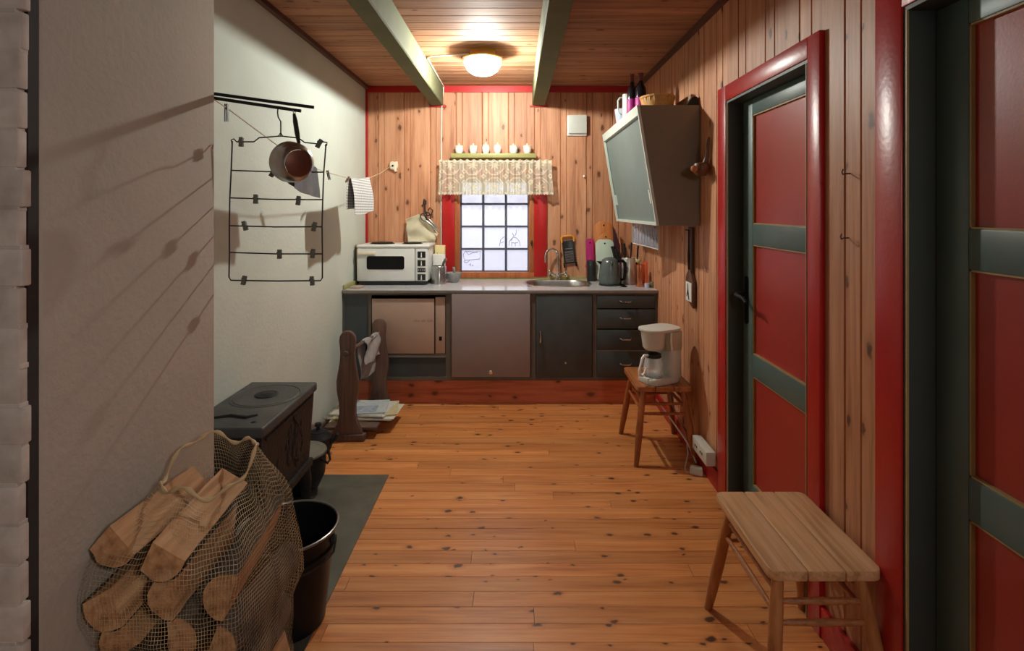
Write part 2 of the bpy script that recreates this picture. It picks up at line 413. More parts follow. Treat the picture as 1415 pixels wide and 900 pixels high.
def lacemat():
    m, nt, p = newmat('cream_lace')
    out = nt.nodes['Material Output']
    uv = nd(nt, 'ShaderNodeUVMap'); sp = nd(nt, 'ShaderNodeSeparateXYZ', {0: uv.outputs[0]})
    u, v = sp.outputs[0], sp.outputs[1]
    def cell(c, pitch, o=0.0): return mth(nt, 'SUBTRACT', mth(nt, 'FRACT', mth(nt, 'ADD', mth(nt, 'DIVIDE', c, pitch), o)), .5)
    P = .19
    pu, pv = cell(u, P), cell(v, P, .2)
    au, av = mth(nt, 'ABSOLUTE', pu), mth(nt, 'ABSOLUTE', pv)
    # octagon outline
    octd = mth(nt, 'MAXIMUM', mth(nt, 'MAXIMUM', au, av), mth(nt, 'MULTIPLY', mth(nt, 'ADD', au, av), .72))
    ring = mth(nt, 'LESS_THAN', mth(nt, 'ABSOLUTE', mth(nt, 'SUBTRACT', octd, .42)), .024)
    ku, kv = cell(u, P/2, .25), cell(v, P/2, .45)
    l2 = mth(nt, 'ADD', mth(nt, 'ABSOLUTE', ku), mth(nt, 'ABSOLUTE', kv))
    ring2 = mth(nt, 'MULTIPLY', mth(nt, 'LESS_THAN', mth(nt, 'ABSOLUTE', mth(nt, 'SUBTRACT', l2, .20)), .07), mth(nt, 'GREATER_THAN', octd, .30))
    # eight petalled centre
    ang = mth(nt, 'ARCTAN2', pu, pv); rad = mth(nt, 'SQRT', mth(nt, 'ADD', mth(nt, 'MULTIPLY', pu, pu), mth(nt, 'MULTIPLY', pv, pv)))
    pet = mth(nt, 'LESS_THAN', rad, mth(nt, 'ADD', mth(nt, 'MULTIPLY', mth(nt, 'COSINE', mth(nt, 'MULTIPLY', ang, 8.0)), .07), .17))
    # small lozenges in the corners
    cu, cv = cell(u, P, .5), cell(v, P, .7)
    loz = mth(nt, 'ADD', mth(nt, 'ABSOLUTE', cu), mth(nt, 'ABSOLUTE', cv))
    lr = mth(nt, 'LESS_THAN', mth(nt, 'ABSOLUTE', mth(nt, 'SUBTRACT', loz, .09)), .045)
    band = mth(nt, 'GREATER_THAN', v, .262)
    hem = mth(nt, 'LESS_THAN', v, .016)
    pat = mth(nt, 'MAXIMUM', mth(nt, 'MAXIMUM', mth(nt, 'MAXIMUM', ring, ring2), mth(nt, 'MAXIMUM', pet, lr)), mth(nt, 'MAXIMUM', band, hem))
    alpha = mth(nt, 'ADD', mth(nt, 'MULTIPLY', pat, .36), .60)
    p.inputs['Base Color'].default_value = (*lin(240, 235, 212), 1); p.inputs['Roughness'].default_value = .9
    tl = nd(nt, 'ShaderNodeBsdfTranslucent', {0: (*lin(240, 235, 212), 1)})
    m1 = nd(nt, 'ShaderNodeMixShader', {0: .35, 1: p.outputs[0], 2: tl.outputs[0]})
    tr = nd(nt, 'ShaderNodeBsdfTransparent')
    mx = nd(nt, 'ShaderNodeMixShader', {0: alpha, 1: tr.outputs[0], 2: m1.outputs[0]})
    nt.links.new(mx.outputs[0], out.inputs[0])
    return m
M_LACE = lacemat()

def checkmat(name, a, b, pitch):
    m, nt, p = newmat(name)
    tc = nd(nt, 'ShaderNodeTexCoord')
    mp = nd(nt, 'ShaderNodeMapping', {'Vector': tc.outputs['Object'], 'Location': (.003, .003, .003)})
    sp = nd(nt, 'ShaderNodeSeparateXYZ', {0: mp.outputs[0]})
    f = lambda c: mth(nt, 'LESS_THAN', mth(nt, 'FRACT', mth(nt, 'DIVIDE', c, pitch)), .42)
    k = mth(nt, 'ADD', mth(nt, 'MULTIPLY', f(sp.outputs[1]), .5), mth(nt, 'MULTIPLY', f(sp.outputs[2]), .5))
    c = mixc(nt, k, a, b); nt.links.new(c, p.inputs['Base Color']); p.inputs['Roughness'].default_value = .95
    return m
M_CHECK = checkmat('checked_towel', lin(226, 226, 224), lin(120, 124, 132), .018)

def emis(name, col, s):
    m, nt, p = newmat(name)
    tr = nd(nt, 'ShaderNodeBsdfTransparent')
    mx = nd(nt, 'ShaderNodeMixShader', {0: .45, 1: tr.outputs[0], 2: p.outputs[0]}); nt.links.new(mx.outputs[0], nt.nodes['Material Output'].inputs[0])
    p.inputs['Base Color'].default_value = (.9, .9, .9, 1)
    p.inputs['Emission Color'].default_value = (*col, 1); p.inputs['Emission Strength'].default_value = s
    return m
M_LAMP = emis('lit_opal_glass', (.99, 1.0, .90), LAMP_STRENGTH)

def logmat():
    m, nt, p = newmat('split_firewood')
    tc = nd(nt, 'ShaderNodeTexCoord'); geo = nd(nt, 'ShaderNodeNewGeometry')
    oi = nd(nt, 'ShaderNodeObjectInfo')
    mp = nd(nt, 'ShaderNodeMapping', {'Vector': tc.outputs['Object'], 'Scale': (40, 3, 40)})
    n = nd(nt, 'ShaderNodeTexNoise', {'Vector': mp.outputs[0], 'Scale': 1.0, 'Detail': 4.0})
    c = ramp(nt, n.outputs[0], [(.3, lin(140, 96, 62)), (.5, lin(184, 136, 94)), (.7, lin(204, 160, 118))])
    hs = nd(nt, 'ShaderNodeHueSaturation', {'Color': c, 'Value': mth(nt, 'ADD', mth(nt, 'MULTIPLY', oi.outputs['Random'], .35), .75)})
    nt.links.new(hs.outputs[0], p.inputs['Base Color']); p.inputs['Roughness'].default_value = .8
    b = nd(nt, 'ShaderNodeBump', {'Height': n.outputs[0], 'Strength': .4, 'Distance': .01}); nt.links.new(b.outputs[0], p.inputs['Normal'])
    return m
M_LOG = logmat()
M_BARK = plain('dark_bark', lin(70, 56, 46), .9, var=.35, scale=40, bump=.8, bscale=60)

M_CEIL.node_tree.nodes['Principled BSDF'].inputs['Specular IOR Level'].default_value = .18
# ------------------------------------------------------------------ the room
XL, XR, YB, H = -1.317, 1.066, 4.745, 2.56
CHX, CHY = -1.035, 1.86
def boards(mb, u0, u1, v0, v1, pitch, off, P, holes=(), ch=.006, g=.011, sec=None, thick=.12, joints=None):
    k = math.floor((u0-off)/pitch)
    while off+k*pitch < u1-1e-6:
        a, b = off+k*pitch, off+(k+1)*pitch; k += 1
        front = [(a, g), (a+ch, 0)]
        if sec: front += [(a+sec-.005, 0), (a+sec-.001, .008), (a+sec+.001, .008), (a+sec+.005, 0)]
        front += [(b-ch, 0), (b, g)]
        def dep(u):
            for (ua, da), (ub, db) in zip(front, front[1:]):
                if ua <= u <= ub: return da+(db-da)*(u-ua)/max(1e-9, ub-ua)
            return 0
        cuts = sorted({max(a, u0), min(b, u1)} | {h[i] for h in holes for i in (0, 1) if max(a, u0) < h[i] < min(b, u1)})
        for ua, ub in zip(cuts, cuts[1:]):
            if ub-ua < .002: continue
            um = (ua+ub)/2
            iv = [(v0, v1)]
            for h in holes:
                if h[0] < um < h[1]:
                    nv = []
                    for (p, q) in iv:
                        if h[2] > p: nv.append((p, min(q, h[2])))
                        if h[3] < q: nv.append((max(p, h[3]), q))
                    iv = [x for x in nv if x[1]-x[0] > .002]
            if joints:
                nv = []
                for (p, q) in iv:
                    x = p-random.random()*joints; prev = p
                    while True:
                        x += joints*random.uniform(.6, 1.25)
                        if x >= q-.15: nv.append((prev, q)); break
                        if x > prev+.2: nv.append((prev, x-.0008)); prev = x+.0008
                iv = nv
            prof = [(ua, dep(ua))]+[(u, d) for (u, d) in front if ua < u < ub]+[(ub, dep(ub))]
            loop = prof+[(ub, thick), (ua, thick)]
            for (p, q) in iv:
                A = [mb.bm.verts.new(P(u, p, d)) for u, d in loop]; B = [mb.bm.verts.new(P(u, q, d)) for u, d in loop]
                n = len(loop)
                for i in range(n): mb.bm.faces.new((A[i], A[(i+1) % n], B[(i+1) % n], B[i]))
                mb.bm.faces.new(A[::-1]); mb.bm.faces.new(B)
    return mb

# floor: narrow planks running across the room
fl = MB(); boards(fl, -1.5, 4.9, -1.75, 1.2, .083, .03, lambda u, v, d: (v, u, -d), ch=.0016, g=.003, thick=.05, joints=2.2)
struct(fl.build('floor', M_FLOOR, smooth=0))
ce = MB(); boards(ce, -1.5, 4.9, -1.75, 1.2, .115, .03, lambda u, v, d: (v, u, H+d), ch=.004, g=.004, thick=.06)
struct(ce.build('ceiling', M_CEIL, smooth=0))
WIN = (-.545, .155, .905, 1.775)
wb = MB(); boards(wb, -1.6, 1.2, 0, H, .228, -.30, lambda u, v, d: (u, YB+d, v), holes=[WIN], sec=.052)
struct(wb.build('wall_back', M_WALLW, smooth=0))
D1 = (1.956, 2.724, 0, 2.025); D2 = (.68, 1.477, 0, 2.03)
wr = MB(); boards(wr, -1.5, 4.9, 0, H, .282, 1.763-.282*8, lambda u, v, d: (XR+d, u, v), holes=[D1, D2], sec=.199)
struct(wr.build('wall_right', M_WALLW, smooth=0))
wl = MB(); wl.box(XL-.35, XL, CHY-.02, YB+.1, 0, H)
struct(wl.build('wall_left', M_PLASTER, smooth=0))
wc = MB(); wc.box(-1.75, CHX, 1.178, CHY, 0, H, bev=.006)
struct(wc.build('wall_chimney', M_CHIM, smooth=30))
wn = MB(); wn.box(-1.75, -1.6, -1.5, 1.2, 0, H); struct(wn.build('wall_near', M_PLASTER, smooth=0))
wf = MB(); wf.box(-1.75, 1.2, -1.65, -1.5, 0, H); struct(wf.build('wall_front', M_PLASTER, smooth=0))
# dark-coloured strip painting in the shade of the gap between bricks and plaster
ts = MB(); ts.box(-1.6, -1.037, 1.152, 1.178, 0, H); struct(ts.build('trim_1', M_GAPSHADE, smooth=0))
# brick pillar, camera-side face of painted bricks with ragged edges
bk = MB(); z = 0; row = 0
bk.box(-1.6, -1.045, 1.148, 1.153, 0, H)
while z < H-.02:
    z1 = min(z+.0790, H)
    x = -1.6+(row % 2)*.06
    edges = [-1.6]
    xx = -1.044-(.115 if row % 2 else .23)
    cutsx = []
    while xx > -1.6: cutsx.append(xx); xx -= .24
    xs = [-1.6]+sorted(cutsx)+[-1.031+random.uniform(-.006, .006)]
    for a, b in zip(xs, xs[1:]):
        bk.box(a+.0015, b-.0015 if b < -1.04 else b, 1.127+random.uniform(-.0015, .0015), 1.149, z+.0006, z1-.0006, bev=.004, seg=2)
    # smeared mortar in the joint
    bk.box(-1.6, -1.036+random.uniform(-.008, .007), 1.1285, 1.149, z1-.005, min(H, z1+.007), bev=.0015, seg=1)
    z = z1+.0035; row += 1
struct(bk.build('wall_brick', M_BRICK, smooth=40))

# trims between ceiling and walls
n_trim = [1]
def trim(mb, m):
    n_trim[0] += 1; return struct(mb.build('trim_%d' % n_trim[0], m, smooth=0))
trim(MB().box(XL, XR, YB-.018, YB, H-.055, H), M_RED)
trim(MB().box(XL, XL+.03, CHY, YB-.018, H-.028, H), M_BROWNTRIM)
trim(MB().box(XR-.03, XR, -1.5, YB-.018, H-.028, H), M_BROWNTRIM)
trim(MB().box(XL, XL+.018, YB-.02, YB, .875, H-.055), M_RED)
trim(MB().box(-.76, -.615, YB-.012, YB, 2.375, 2.39), M_RED)
trim(MB().box(.115, .275, YB-.012, YB, 2.375, 2.39), M_RED)
trim(MB().box(-.56, 1.066, YB-.014, YB, .873, .895), M_GREENLID)
struct(MB().box(XR-.016, XR, 1.56, 1.877, 0, .11, bev=.003).build('baseboard_right', M_RED))
struct(MB().box(XR-.016, XR, 2.842, 4.13, 0, .10, bev=.003).build('baseboard_right', M_RED))
struct(MB().box(XL, XR, 4.15, 4.175, 0, .19).build('baseboard_back', M_KICK, smooth=0))

# ceiling beams
for (xa, xb, lab) in ((-.745, -.64, 'left grey-green painted ceiling beam with the white cable along it'), (.135, .25, 'right grey-green painted ceiling beam, straight above the sink side')):
    t = MB(); t.box(xa, xb, -1.5, YB-.012, 2.39, H, bev=.006, seg=1)
    tag(t.build('ceiling_beam', M_BEAM, smooth=0), lab, 'beam')

# window
W = structroot('window_1', (-.195, YB, .905))
def casing(x0, x1, z0, z1): return MB().box(x0, x1, YB-.022, YB+.002, z0, z1, bev=.004).build('casing', M_RED, W)
casing(-.65, -.54, .895, 1.86); casing(.15, .262, .895, 1.86); casing(-.54, .15, 1.77, 1.86)
f = MB()
f.box(-.545, -.495, YB-.01, YB+.10, .905, 1.775, bev=.004); f.box(.105, .155, YB-.01, YB+.10, .905, 1.775, bev=.004)
f.box(-.495, .105, YB-.01, YB+.10, 1.73, 1.775, bev=.004); f.box(-.545, .155, YB-.02, YB+.10, .885, .935, bev=.004)
fo = f.build('window_frame', M_WINWOOD, W)
gx0, gx1, gz0, gz1 = -.495, .105, .935, 1.73
for i in range(3):
    for j in range(4):
        a = gx0+(gx1-gx0)*i/3; b = gx0+(gx1-gx0)*(i+1)/3; c = gz0+(gz1-gz0)*j/4; d = gz0+(gz1-gz0)*(j+1)/4
        MB().box(a+.004, b-.004, YB+.052, YB+.056, c+.004, d-.004).build('pane', M_CLEARGLASS, W, smooth=0)
bar = MB()
for i in range(4): x = gx0+(gx1-gx0)*i/3; bar.box(x-.010, x+.010, YB+.035, YB+.072, gz0, gz1, bev=.003, seg=1)
for j in range(5): z = gz0+(gz1-gz0)*j/4; bar.box(gx0, gx1, YB+.038, YB+.068, z-.009, z+.009, bev=.003, seg=1)
bar.build('glazing_bars', M_MUNTIN, W)
ca = MB(); ca.cone((.13, YB-.01, 1.19), (.13, YB-.03, 1.19), .011); ca.cone((.13, YB-.028, 1.215), (.13, YB-.028, 1.165), .006)
ca.build('window_catch', M_RUST, W)
# faint drawings on the glass
dr = MB(); Yd = YB+.048
def draw(pts): dr.tube([Vector(((x-PX)*Yd/F, Yd, CAMZ-(y-PY)*Yd/F)) for x, y in pts], .0018, 5)
draw([(640, 352), (643, 347), (648, 352), (654, 349), (664, 347), (663, 358), (642, 360), (640, 352)]); draw([(643, 347), (660, 349)]); draw([(643, 360), (641, 362), (645, 363), (649, 360)])
draw([(648, 366), (651, 364), (650, 368)]); draw([(654, 366), (652, 368)])
draw([(690, 340), (692, 331), (697, 327)]); draw([(692, 336), (696, 334)])
draw([(703, 340), (704, 333), (709, 328), (714, 329), (718, 334), (719, 340)]); draw([(706, 333), (710, 326), (708, 322)]); draw([(711, 327), (714, 321), (713, 318)])
draw([(706, 335), (711, 336), (716, 335)]); draw([(707, 340), (707, 336)]); draw([(712, 340), (712, 336)])
dr.build('line_drawing', M_DRAW, W)
# snow outside
sn = MB(); sn.box(-8, 8, 4.95, 20, -.3, -.05)
tag(sn.build('snow_ground', M_SNOW, smooth=0), 'snow covered ground outside the window', 'snow', kind='stuff')

# doors on the right wall
def door(name, y0, y1, ztop, rails, casw=.08, far=True):
    """y0 near, y1 far opening edges"""
    R = structroot(name, (XR, (y0+y1)/2, 0))
    cx0 = XR-.02
    for a, b in ((y0-casw, y0), (y1, y1+casw*1.3)):
        MB().box(cx0, XR+.001, a, b, 0, ztop+.078, bev=.003).build('casing', M_RED, R)
    MB().box(cx0, XR+.001, y0, y1, ztop, ztop+.078, bev=.003).build('casing', M_RED, R)
    j = MB()
    j.box(XR-.014, XR+.12, y0, y0+.012, 0, ztop); j.box(XR-.014, XR+.12, y1-.012, y1, 0, ztop); j.box(XR-.014, XR+.12, y0+.012, y1-.012, ztop-.012, ztop)
    j.build('jamb', M_JAMB, R, smooth=0)
    b = MB()
    for yy in (y0+.012, y1-.016): b.box(XR-.016, XR-.010, yy, yy+.004, 0, ztop-.012)
    b.build('jamb_edge', M_OCHRE, R, smooth=0)
    dx = XR+.064; ya, yb = y0+.014, y1-.014
    fr = MB()
    fr.box(dx, dx+.04, ya, ya+.105, .01, ztop-.014, bev=.003); fr.box(dx, dx+.04, yb-.105, yb, .01, ztop-.014, bev=.003)
    zs = [.01]+[z for r in rails for z in r]+[ztop-.014]
    for (a, c) in zip(zs[0::2], zs[1::2]): pass
    segs = [(.01, rails[0][0])]+[(rails[i][1], rails[i+1][0]) for i in range(len(rails)-1)]+[(rails[-1][1], ztop-.014)]
    for a, c in segs: fr.box(dx, dx+.04, ya+.105, yb-.105, a, c, bev=.003)
    fr.build('door_frame', M_GREEN, R)
    for (a, c) in rails:
        MB().box(dx+.014, dx+.026, ya+.095, yb-.095, a-.005, c+.005).build('panel', M_REDPAN, R, smooth=0)
    bd = MB()
    for (a, c) in rails:
        bd.box(dx+.003, dx+.014, ya+.105, ya+.110, a, c); bd.box(dx+.003, dx+.014, yb-.110, yb-.105, a, c)
        bd.box(dx+.003, dx+.014, ya+.105, yb-.105, a, a+.005); bd.box(dx+.003, dx+.014, ya+.105, yb-.105, c-.005, c)
    bd.build('panel_bead', M_OCHRE, R, smooth=0)
    # lock plate and lever
    yl = yb-.045 if far else ya+.045; sg = 1 if far else -1; lp = MB()
    pts = [(dx-.004, yl+u, 1.037+w) for u, w in rrect(-.021, .021, -.118, .118, .02)]
    lp.prism(pts, (.005, 0, 0), bev=.001); lp.cone((dx-.006, yl, .975), (dx-.002, yl, .975), .008); lp.build('lock_plate', M_BLACK, R)
    lv = MB(); lv.tube([(dx-.003, yl, 1.067), (dx-.05, yl, 1.067), (dx-.062, yl-sg*.02, 1.067), (dx-.062, yl-sg*.10, 1.062), (dx-.058, yl-sg*.125, 1.045)], [.012, .010, .010, .009, .007], 12)
    lv.build('lever_handle', M_IRON, R)
    return R
RAILS = [(.16, .682), (.788, 1.312), (1.412, 1.935)]
door('door_1', D1[0], D1[1], D1[3], RAILS)
door('door_2', D2[0], D2[1], D2[3], [(.16, .705), (.812, 1.33), (1.432, 1.945)], casw=.084, far=False)

# ------------------------------------------------------------------ ceiling lamp
LX, LY = -.232, 3.70
L = thing('ceiling_lamp', 'round flush ceiling lamp with lit opal glass and brass rim', 'lamp', (-.232, 3.70, H))
MB().lathe([(0, H), (.085, H), (.085, H-.040), (.128, H-.046), (.138, H-.052), (.138, H-.060), (.127, H-.062), (0, H-.060)], (LX, LY, 0), 48).build('base_plate', M_BRASS, L)
MB().lathe([(.126, H-.060), (.128, H-.070), (.122, H-.096), (.104, H-.128), (.072, H-.152), (.037, H-.163), (0, H-.166)], (LX, LY, 0), 48).build('glass_bowl', M_LAMP, L)
bd_ = bpy.data.lights.new('bulb', 'POINT'); bd_.energy = BULB_POWER; bd_.color = (.97, 1.0, .93); bd_.shadow_soft_size = .028
bo_ = bpy.data.objects.new('bulb', bd_); COL.objects.link(bo_); bo_.parent = L; bo_.location = (0, 0, -.120)

# white cable on the beam and wall
cb = MB()
cb.tube([(-.33, 3.74, H-.006), (-.60, 3.80, H-.006), (-.632, 3.84, H-.006), (-.634, 4.2, H-.006), (-.634, YB-.03, H-.008), (-.640, YB-.026, H-.06), (-.655, YB-.006, H-.2), (-.658, YB-.006, 1.9), (-.66, YB-.006, 1.4), (-.658, YB-.006, 1.0)], .005, 8)
tag(cb.build('power_cable', M_CABLE), 'thin white cable from the ceiling lamp down the wall beside the window', 'cable')

# ------------------------------------------------------------------ kitchen base units
YF = 4.10
def zf(y): return CAMZ-(y-PY)/(F/YF)
def xf(x): return (x-PX)/(F/YF)
ZT, ZTb = .873, .85
def unit(label, x0, x1):
    return thing('base_cabinet', label, 'cabinet', ((x0+x1)/2, 4.4, .19), 'base cabinets under the worktop')
def carcass(R, x0, x1, opens, sl=.02, sr=.02):
    b = MB()
    b.box(x0, x0+.016, YF+.02, YB-.005, .19, ZTb); b.box(x1-.016, x1, YF+.02, YB-.005, .19, ZTb)
    b.box(x0+.016, x1-.016, YF+.02, YB-.005, .19, .206); b.box(x0+.016, x1-.016, YB-.02, YB-.005, .206, ZTb)
    b.build('carcass', M_FRAME, R, smooth=0)
    ff = MB()
    boards_pts = opens
    ff.box(x0, x0+sl, YF, YF+.02, .19, ZTb); ff.box(x1-sr, x1, YF, YF+.02, .19, ZTb)
    ff.box(x0+sl, x1-sr, YF, YF+.02, zf(408), ZTb); ff.box(x0+sl, x1-sr, YF, YF+.02, .19, zf(521))
    return ff
# left unit with hardboard panels
xa, xb = XL+.002, xf(620)
U1 = unit('left base cabinet with beige hardboard panels, below the tabletop oven', xa, xb)
ff = carcass(U1, xa, xb, None, .012, .022)
ff.box(xf(509), xf(513), YF, YF+.02, zf(521), zf(408)); ff.box(xf(513), xf(616), YF, YF+.02, zf(493), zf(490))
ff.build('face_frame', M_FRAME, U1, smooth=0)
o = MB().box(xa+.012, xf(509), YF+.006, YF+.018, zf(521), zf(408)); o.cone((xf(488), YF+.008, zf(418)), (xf(488), YF+.004, zf(418)), .011); o.build('side_panel', M_PANELDK, U1, smooth=0)
pn = MB().box(xf(514), xf(600), YF-.002, YF+.008, zf(489), zf(413), bev=.002).build('sliding_panel', M_BEIGE, U1)
pn2 = MB().box(xf(601.5), xf(615), YF+.004, YF+.014, zf(489), zf(411), bev=.002).build('sliding_panel', M_BEIGE, U1)
MB().box(xf(606.5), xf(610.5), YF+.002, YF+.006, zf(471), zf(465.5), bev=.001).build('finger_slot', M_BLACK, pn2)
mk = MB(); mk.box(xf(518), xf(526), YF-.003, YF-.001, zf(444.8), zf(443.4))
mk.build('printed_stripe', plain('rust_print', lin(150, 96, 70), .8), pn, smooth=0)
mk = MB()
for k in range(16):
    if k in (5, 10): continue
    x = 572+k*1.7; mk.box(xf(x), xf(x+.9), YF-.0028, YF-.001, zf(444.8), zf(442.6-.5*(k % 3)))
mk.build('printed_marks', plain('faint_print', lin(160, 134, 120), .8), pn, smooth=0)
MB().box(xf(512), xf(616), YF+.006, YF+.018, zf(520.5), zf(494)).build('lower_panel', M_CHAR2, U1, smooth=0)
MB().box(xf(513), xf(616), YF-.004, YF+.006, zf(494), zf(492.4)).build('edge_strip', M_EDGE, U1, smooth=0)
# middle unit with mauve-grey front
xa, xb = xf(620), xf(736)
U2 = unit('middle base cabinet with a plain mauve-grey front and low knob', xa, xb)
carcass(U2, xa, xb, None, .022, .014).build('face_frame', M_FRAME, U2, smooth=0)
dn = MB().box(xf(624.5), xf(732.5), YF-.022, YF-.002, zf(520), zf(406), bev=.002).build('door', M_MAUVE, U2)
kn = MB(); kn.lathe([(0, 0), (.006, 0), (.006, .012), (.014, .017), (.015, .024), (.010, .029), (0, .030)], n=20, M=align((xf(678.5), YF-.022, zf(512.5)), (0, -1, 0)))
kn.build('knob', M_CHROME, dn)
# dark door unit
xa, xb = xf(736), xf(821)
U3 = unit('charcoal-doored base cabinet under the sink', xa, xb)
carcass(U3, xa, xb, None, .022, .012).build('face_frame', M_FRAME, U3, smooth=0)
dn = MB().box(xf(740.5), xf(818), YF-.012, YF-.001, zf(521.5), zf(407.5), bev=.003).build('door', M_CHAR, U3)
MB().tube([(xf(746.5), YF-.012, zf(473.5)), (xf(746.5), YF-.034, zf(472)), (xf(747), YF-.038, zf(465)), (xf(746.5), YF-.034, zf(457.5)), (xf(746.5), YF-.012, zf(456))], .006, 10).build('handle', M_CHROME, dn)
MB().sphere((xf(781.5), YF-.014, zf(501)), .009, n=14).build('knob', M_CHROME, dn)
# drawer unit
xa, xb = xf(821), XR-.002
U4 = unit('narrow base cabinet with four charcoal drawers beside the right wall', xa, xb)
ff = carcass(U4, xa, xb, None, .018, .018)
ff.build('face_frame', M_FRAME, U4, smooth=0)
for i, (ya, yb, yh) in enumerate(((408, 426, 416), (427.5, 454, 439), (455.5, 483, 467.5), (485, 521, 502))):
    d = MB().box(xf(824.5), xf(904.5), YF-.013, YF-.001, zf(yb), zf(ya), bev=.003).build('drawer', M_CHAR2, U4)
    x0, x1 = xf(856), xf(871.5)
    MB().tube([(x0, YF-.012, zf(yh-1)), (x0+.002, YF-.026, zf(yh-.6)), (x0+.012, YF-.036, zf(yh+.5)), (x1-.012, YF-.036, zf(yh+.8)), (x1-.002, YF-.026, zf(yh-.4)), (x1, YF-.012, zf(yh-1.4))], .0055, 10).build('handle', M_CHROME, d)
    if i == 3: MB().box(xf(824.5), xf(904.5), YF-.014, YF-.002, zf(484.8), zf(483.6)).build('edge_strip', M_EDGE, U4, smooth=0)

# worktop with a cut-out for the sink
SX0, SX1, SY0, SY1 = .085, .585, 4.30, 4.655
WT = thing('worktop', 'pale grey laminate worktop running along the back wall', 'worktop', (-.12, 4.4, ZTb))
t = MB(); x0, x1, y0, y1 = XL+.002, XR-.002, YF-.015, YB-.002
t.box(x0, SX0, y0, y1, ZTb, ZT); t.box(SX1, x1, y0, y1, ZTb, ZT); t.box(SX0, SX1, y0, SY0, ZTb, ZT); t.box(SX0, SX1, SY1, y1, ZTb, ZT)
t.build('slab', M_TOP, WT, smooth=0)
MB().box(x0, x1, y0-.004, y0, ZTb, ZT+.001, bev=.001).build('front_edging', M_EDGE, WT)
MB().box(x0, x0+.016, y0+.02, y1, ZT, ZT+.035, bev=.003).build('side_upstand', M_GREENLID, WT)
# sink
S = thing('sink', 'oval stainless steel sink set in the worktop', 'sink', ((SX0+SX1)/2, (SY0+SY1)/2, ZT))
def ringpts(x0, x1, y0, y1, r, z): return [Vector((x, y, z)) for x, y in rrect(x0, x1, y0, y1, r, 10)]
b = MB(); rs = []
for (ins, r, z) in ((-.028, .17, ZT+.001), (-.024, .17, ZT+.005), (-.004, .15, ZT+.004), (.006, .14, ZT-.008), (.018, .13, ZT-.12), (.05, .10, ZT-.15)):
    rs.append([b.bm.verts.new(p) for p in ringpts(SX0+ins, SX1-ins, SY0+ins, SY1-ins, r, z)])
for A, B in zip(rs, rs[1:]):
    n = len(A)
    for k in range(n): b.bm.faces.new((A[k], A[(k+1) % n], B[(k+1) % n], B[k]))
b.bm.faces.new(rs[-1])
b.build('bowl', M_STEEL, S)
dg = MB(); dg.lathe([(.0, .0), (.035, 0), (.042, .004), (.036, .007), (0, .005)], ((SX0+SX1)/2+.06, 4.50, ZT-.15), 24); dg.build('drain', M_CHROME, S)
pipe = MB()
# tap
tx, ty = at(771, 386, 4.69).x-.0, 4.695
T = thing('kitchen_tap', 'chrome mixer tap with curved spout behind the sink', 'tap', (tx, ty, ZT))
b = MB(); b.lathe([(0, 0), (.030, 0), (.030, .012), (.022, .02), (.020, .045), (.016, .06), (0, .06)], (tx, ty, ZT), 24); b.build('tap_body', M_CHROME, T)
sp = MB(); c = Vector((tx-.055, ty-.03, ZT+.21)); dirx = Vector((.88, .47, 0)).normalized()
pts = [(tx, ty, ZT+.05), (tx, ty, ZT+.20)]+[c+dirx*(.062*math.cos(a))+Vector((0, 0, .062*math.sin(a))) for a in [PI*k/14*1.05 for k in range(15)]]
pts.append(pts[-1]+Vector((0.0, 0, -.045)))
sp.tube(pts, .0095, 14); sp.build('spout', M_CHROME, T)
for sgn in (-1, 1):
    h = MB(); h.tube([(tx, ty, ZT+.035), (tx+sgn*.05, ty-.008, ZT+.055)], .013, 14)
    q = Vector((tx+sgn*.062, ty-.01, ZT+.06))
    h.sphere(q, .017, n=14)
    for k in range(4):
        a = PI/4+k*PI/2
        h.tube([q, q+Vector((sgn*.012, .030*math.cos(a), .030*math.sin(a)))], [.008, .006], 10)
        h.sphere(q+Vector((sgn*.012, .030*math.cos(a), .030*math.sin(a))), .008, n=10)
    h.build('cross_handle', M_CHROME, T)

# ------------------------------------------------------------------ things on the worktop
Z0 = ZT+.0006
# tabletop oven
ox0, ox1, oy0, oy1 = -1.283, -.703, 4.36, 4.70; oz0, oz1 = Z0+.022, ZT+.325
O = thing('tabletop_oven', 'white tabletop oven with two hotplates on the left of the worktop', 'oven', ((ox0+ox1)/2, 4.5, Z0))
MB().box(ox0+.01, ox1-.02, oy0+.012, oy1, Z0+.006, oz0+.012, bev=.004).build('base', M_BLACKPLASTIC, O)
for fx in (ox0+.04, ox1-.05):
    for fy in (oy0+.04, oy1-.04): MB().cone((fx, fy, Z0), (fx, fy, Z0+.01), .014).build('foot', M_BLACK, O)
MB().box(ox0, ox1-.012, oy0+.012, oy1, oz0+.008, oz1-.022, bev=.012, seg=3).build('housing', M_WHITE, O)
top = MB().box(ox0-.006, ox1+.0, oy0-.006, oy1, oz1-.026, oz1, bev=.012, seg=3).build('hob_top', M_WHITE, O)
for hx, r in ((ox0+.165, .088), (ox1-.165, .072)):
    MB().lathe([(0, 0), (r+.012, 0), (r+.012, .003), (r, .004), (r, .011), (r-.01, .013), (r*.35, .013), (r*.3, .010), (0, .010)], (hx, (oy0+oy1)/2-.01, oz1), 36).build('hotplate', M_IRON, top)
def of(px, py): return at(px, py, oy0)
dx0, dx1 = of(493.5, 0).x, of(573, 0).x
dz1 = oz1-.03; dz0 = oz0+.012
D = MB().box(dx0, dx1, oy0-.004, oy0+.016, dz0, dz1, bev=.004).build('oven_door', M_WHITE, O)
wx0, wx1, wz0, wz1 = of(507, 0).x, of(559, 0).x, of(0, 372.5).z, of(0, 354).z
MB().prism([(x, oy0-.007, z) for x, z in rrect(wx0-.008, wx1+.008, wz0-.008, wz1+.008, .022)], (0, .006, 0), bev=.002).build('window_rim', M_PORC, D)
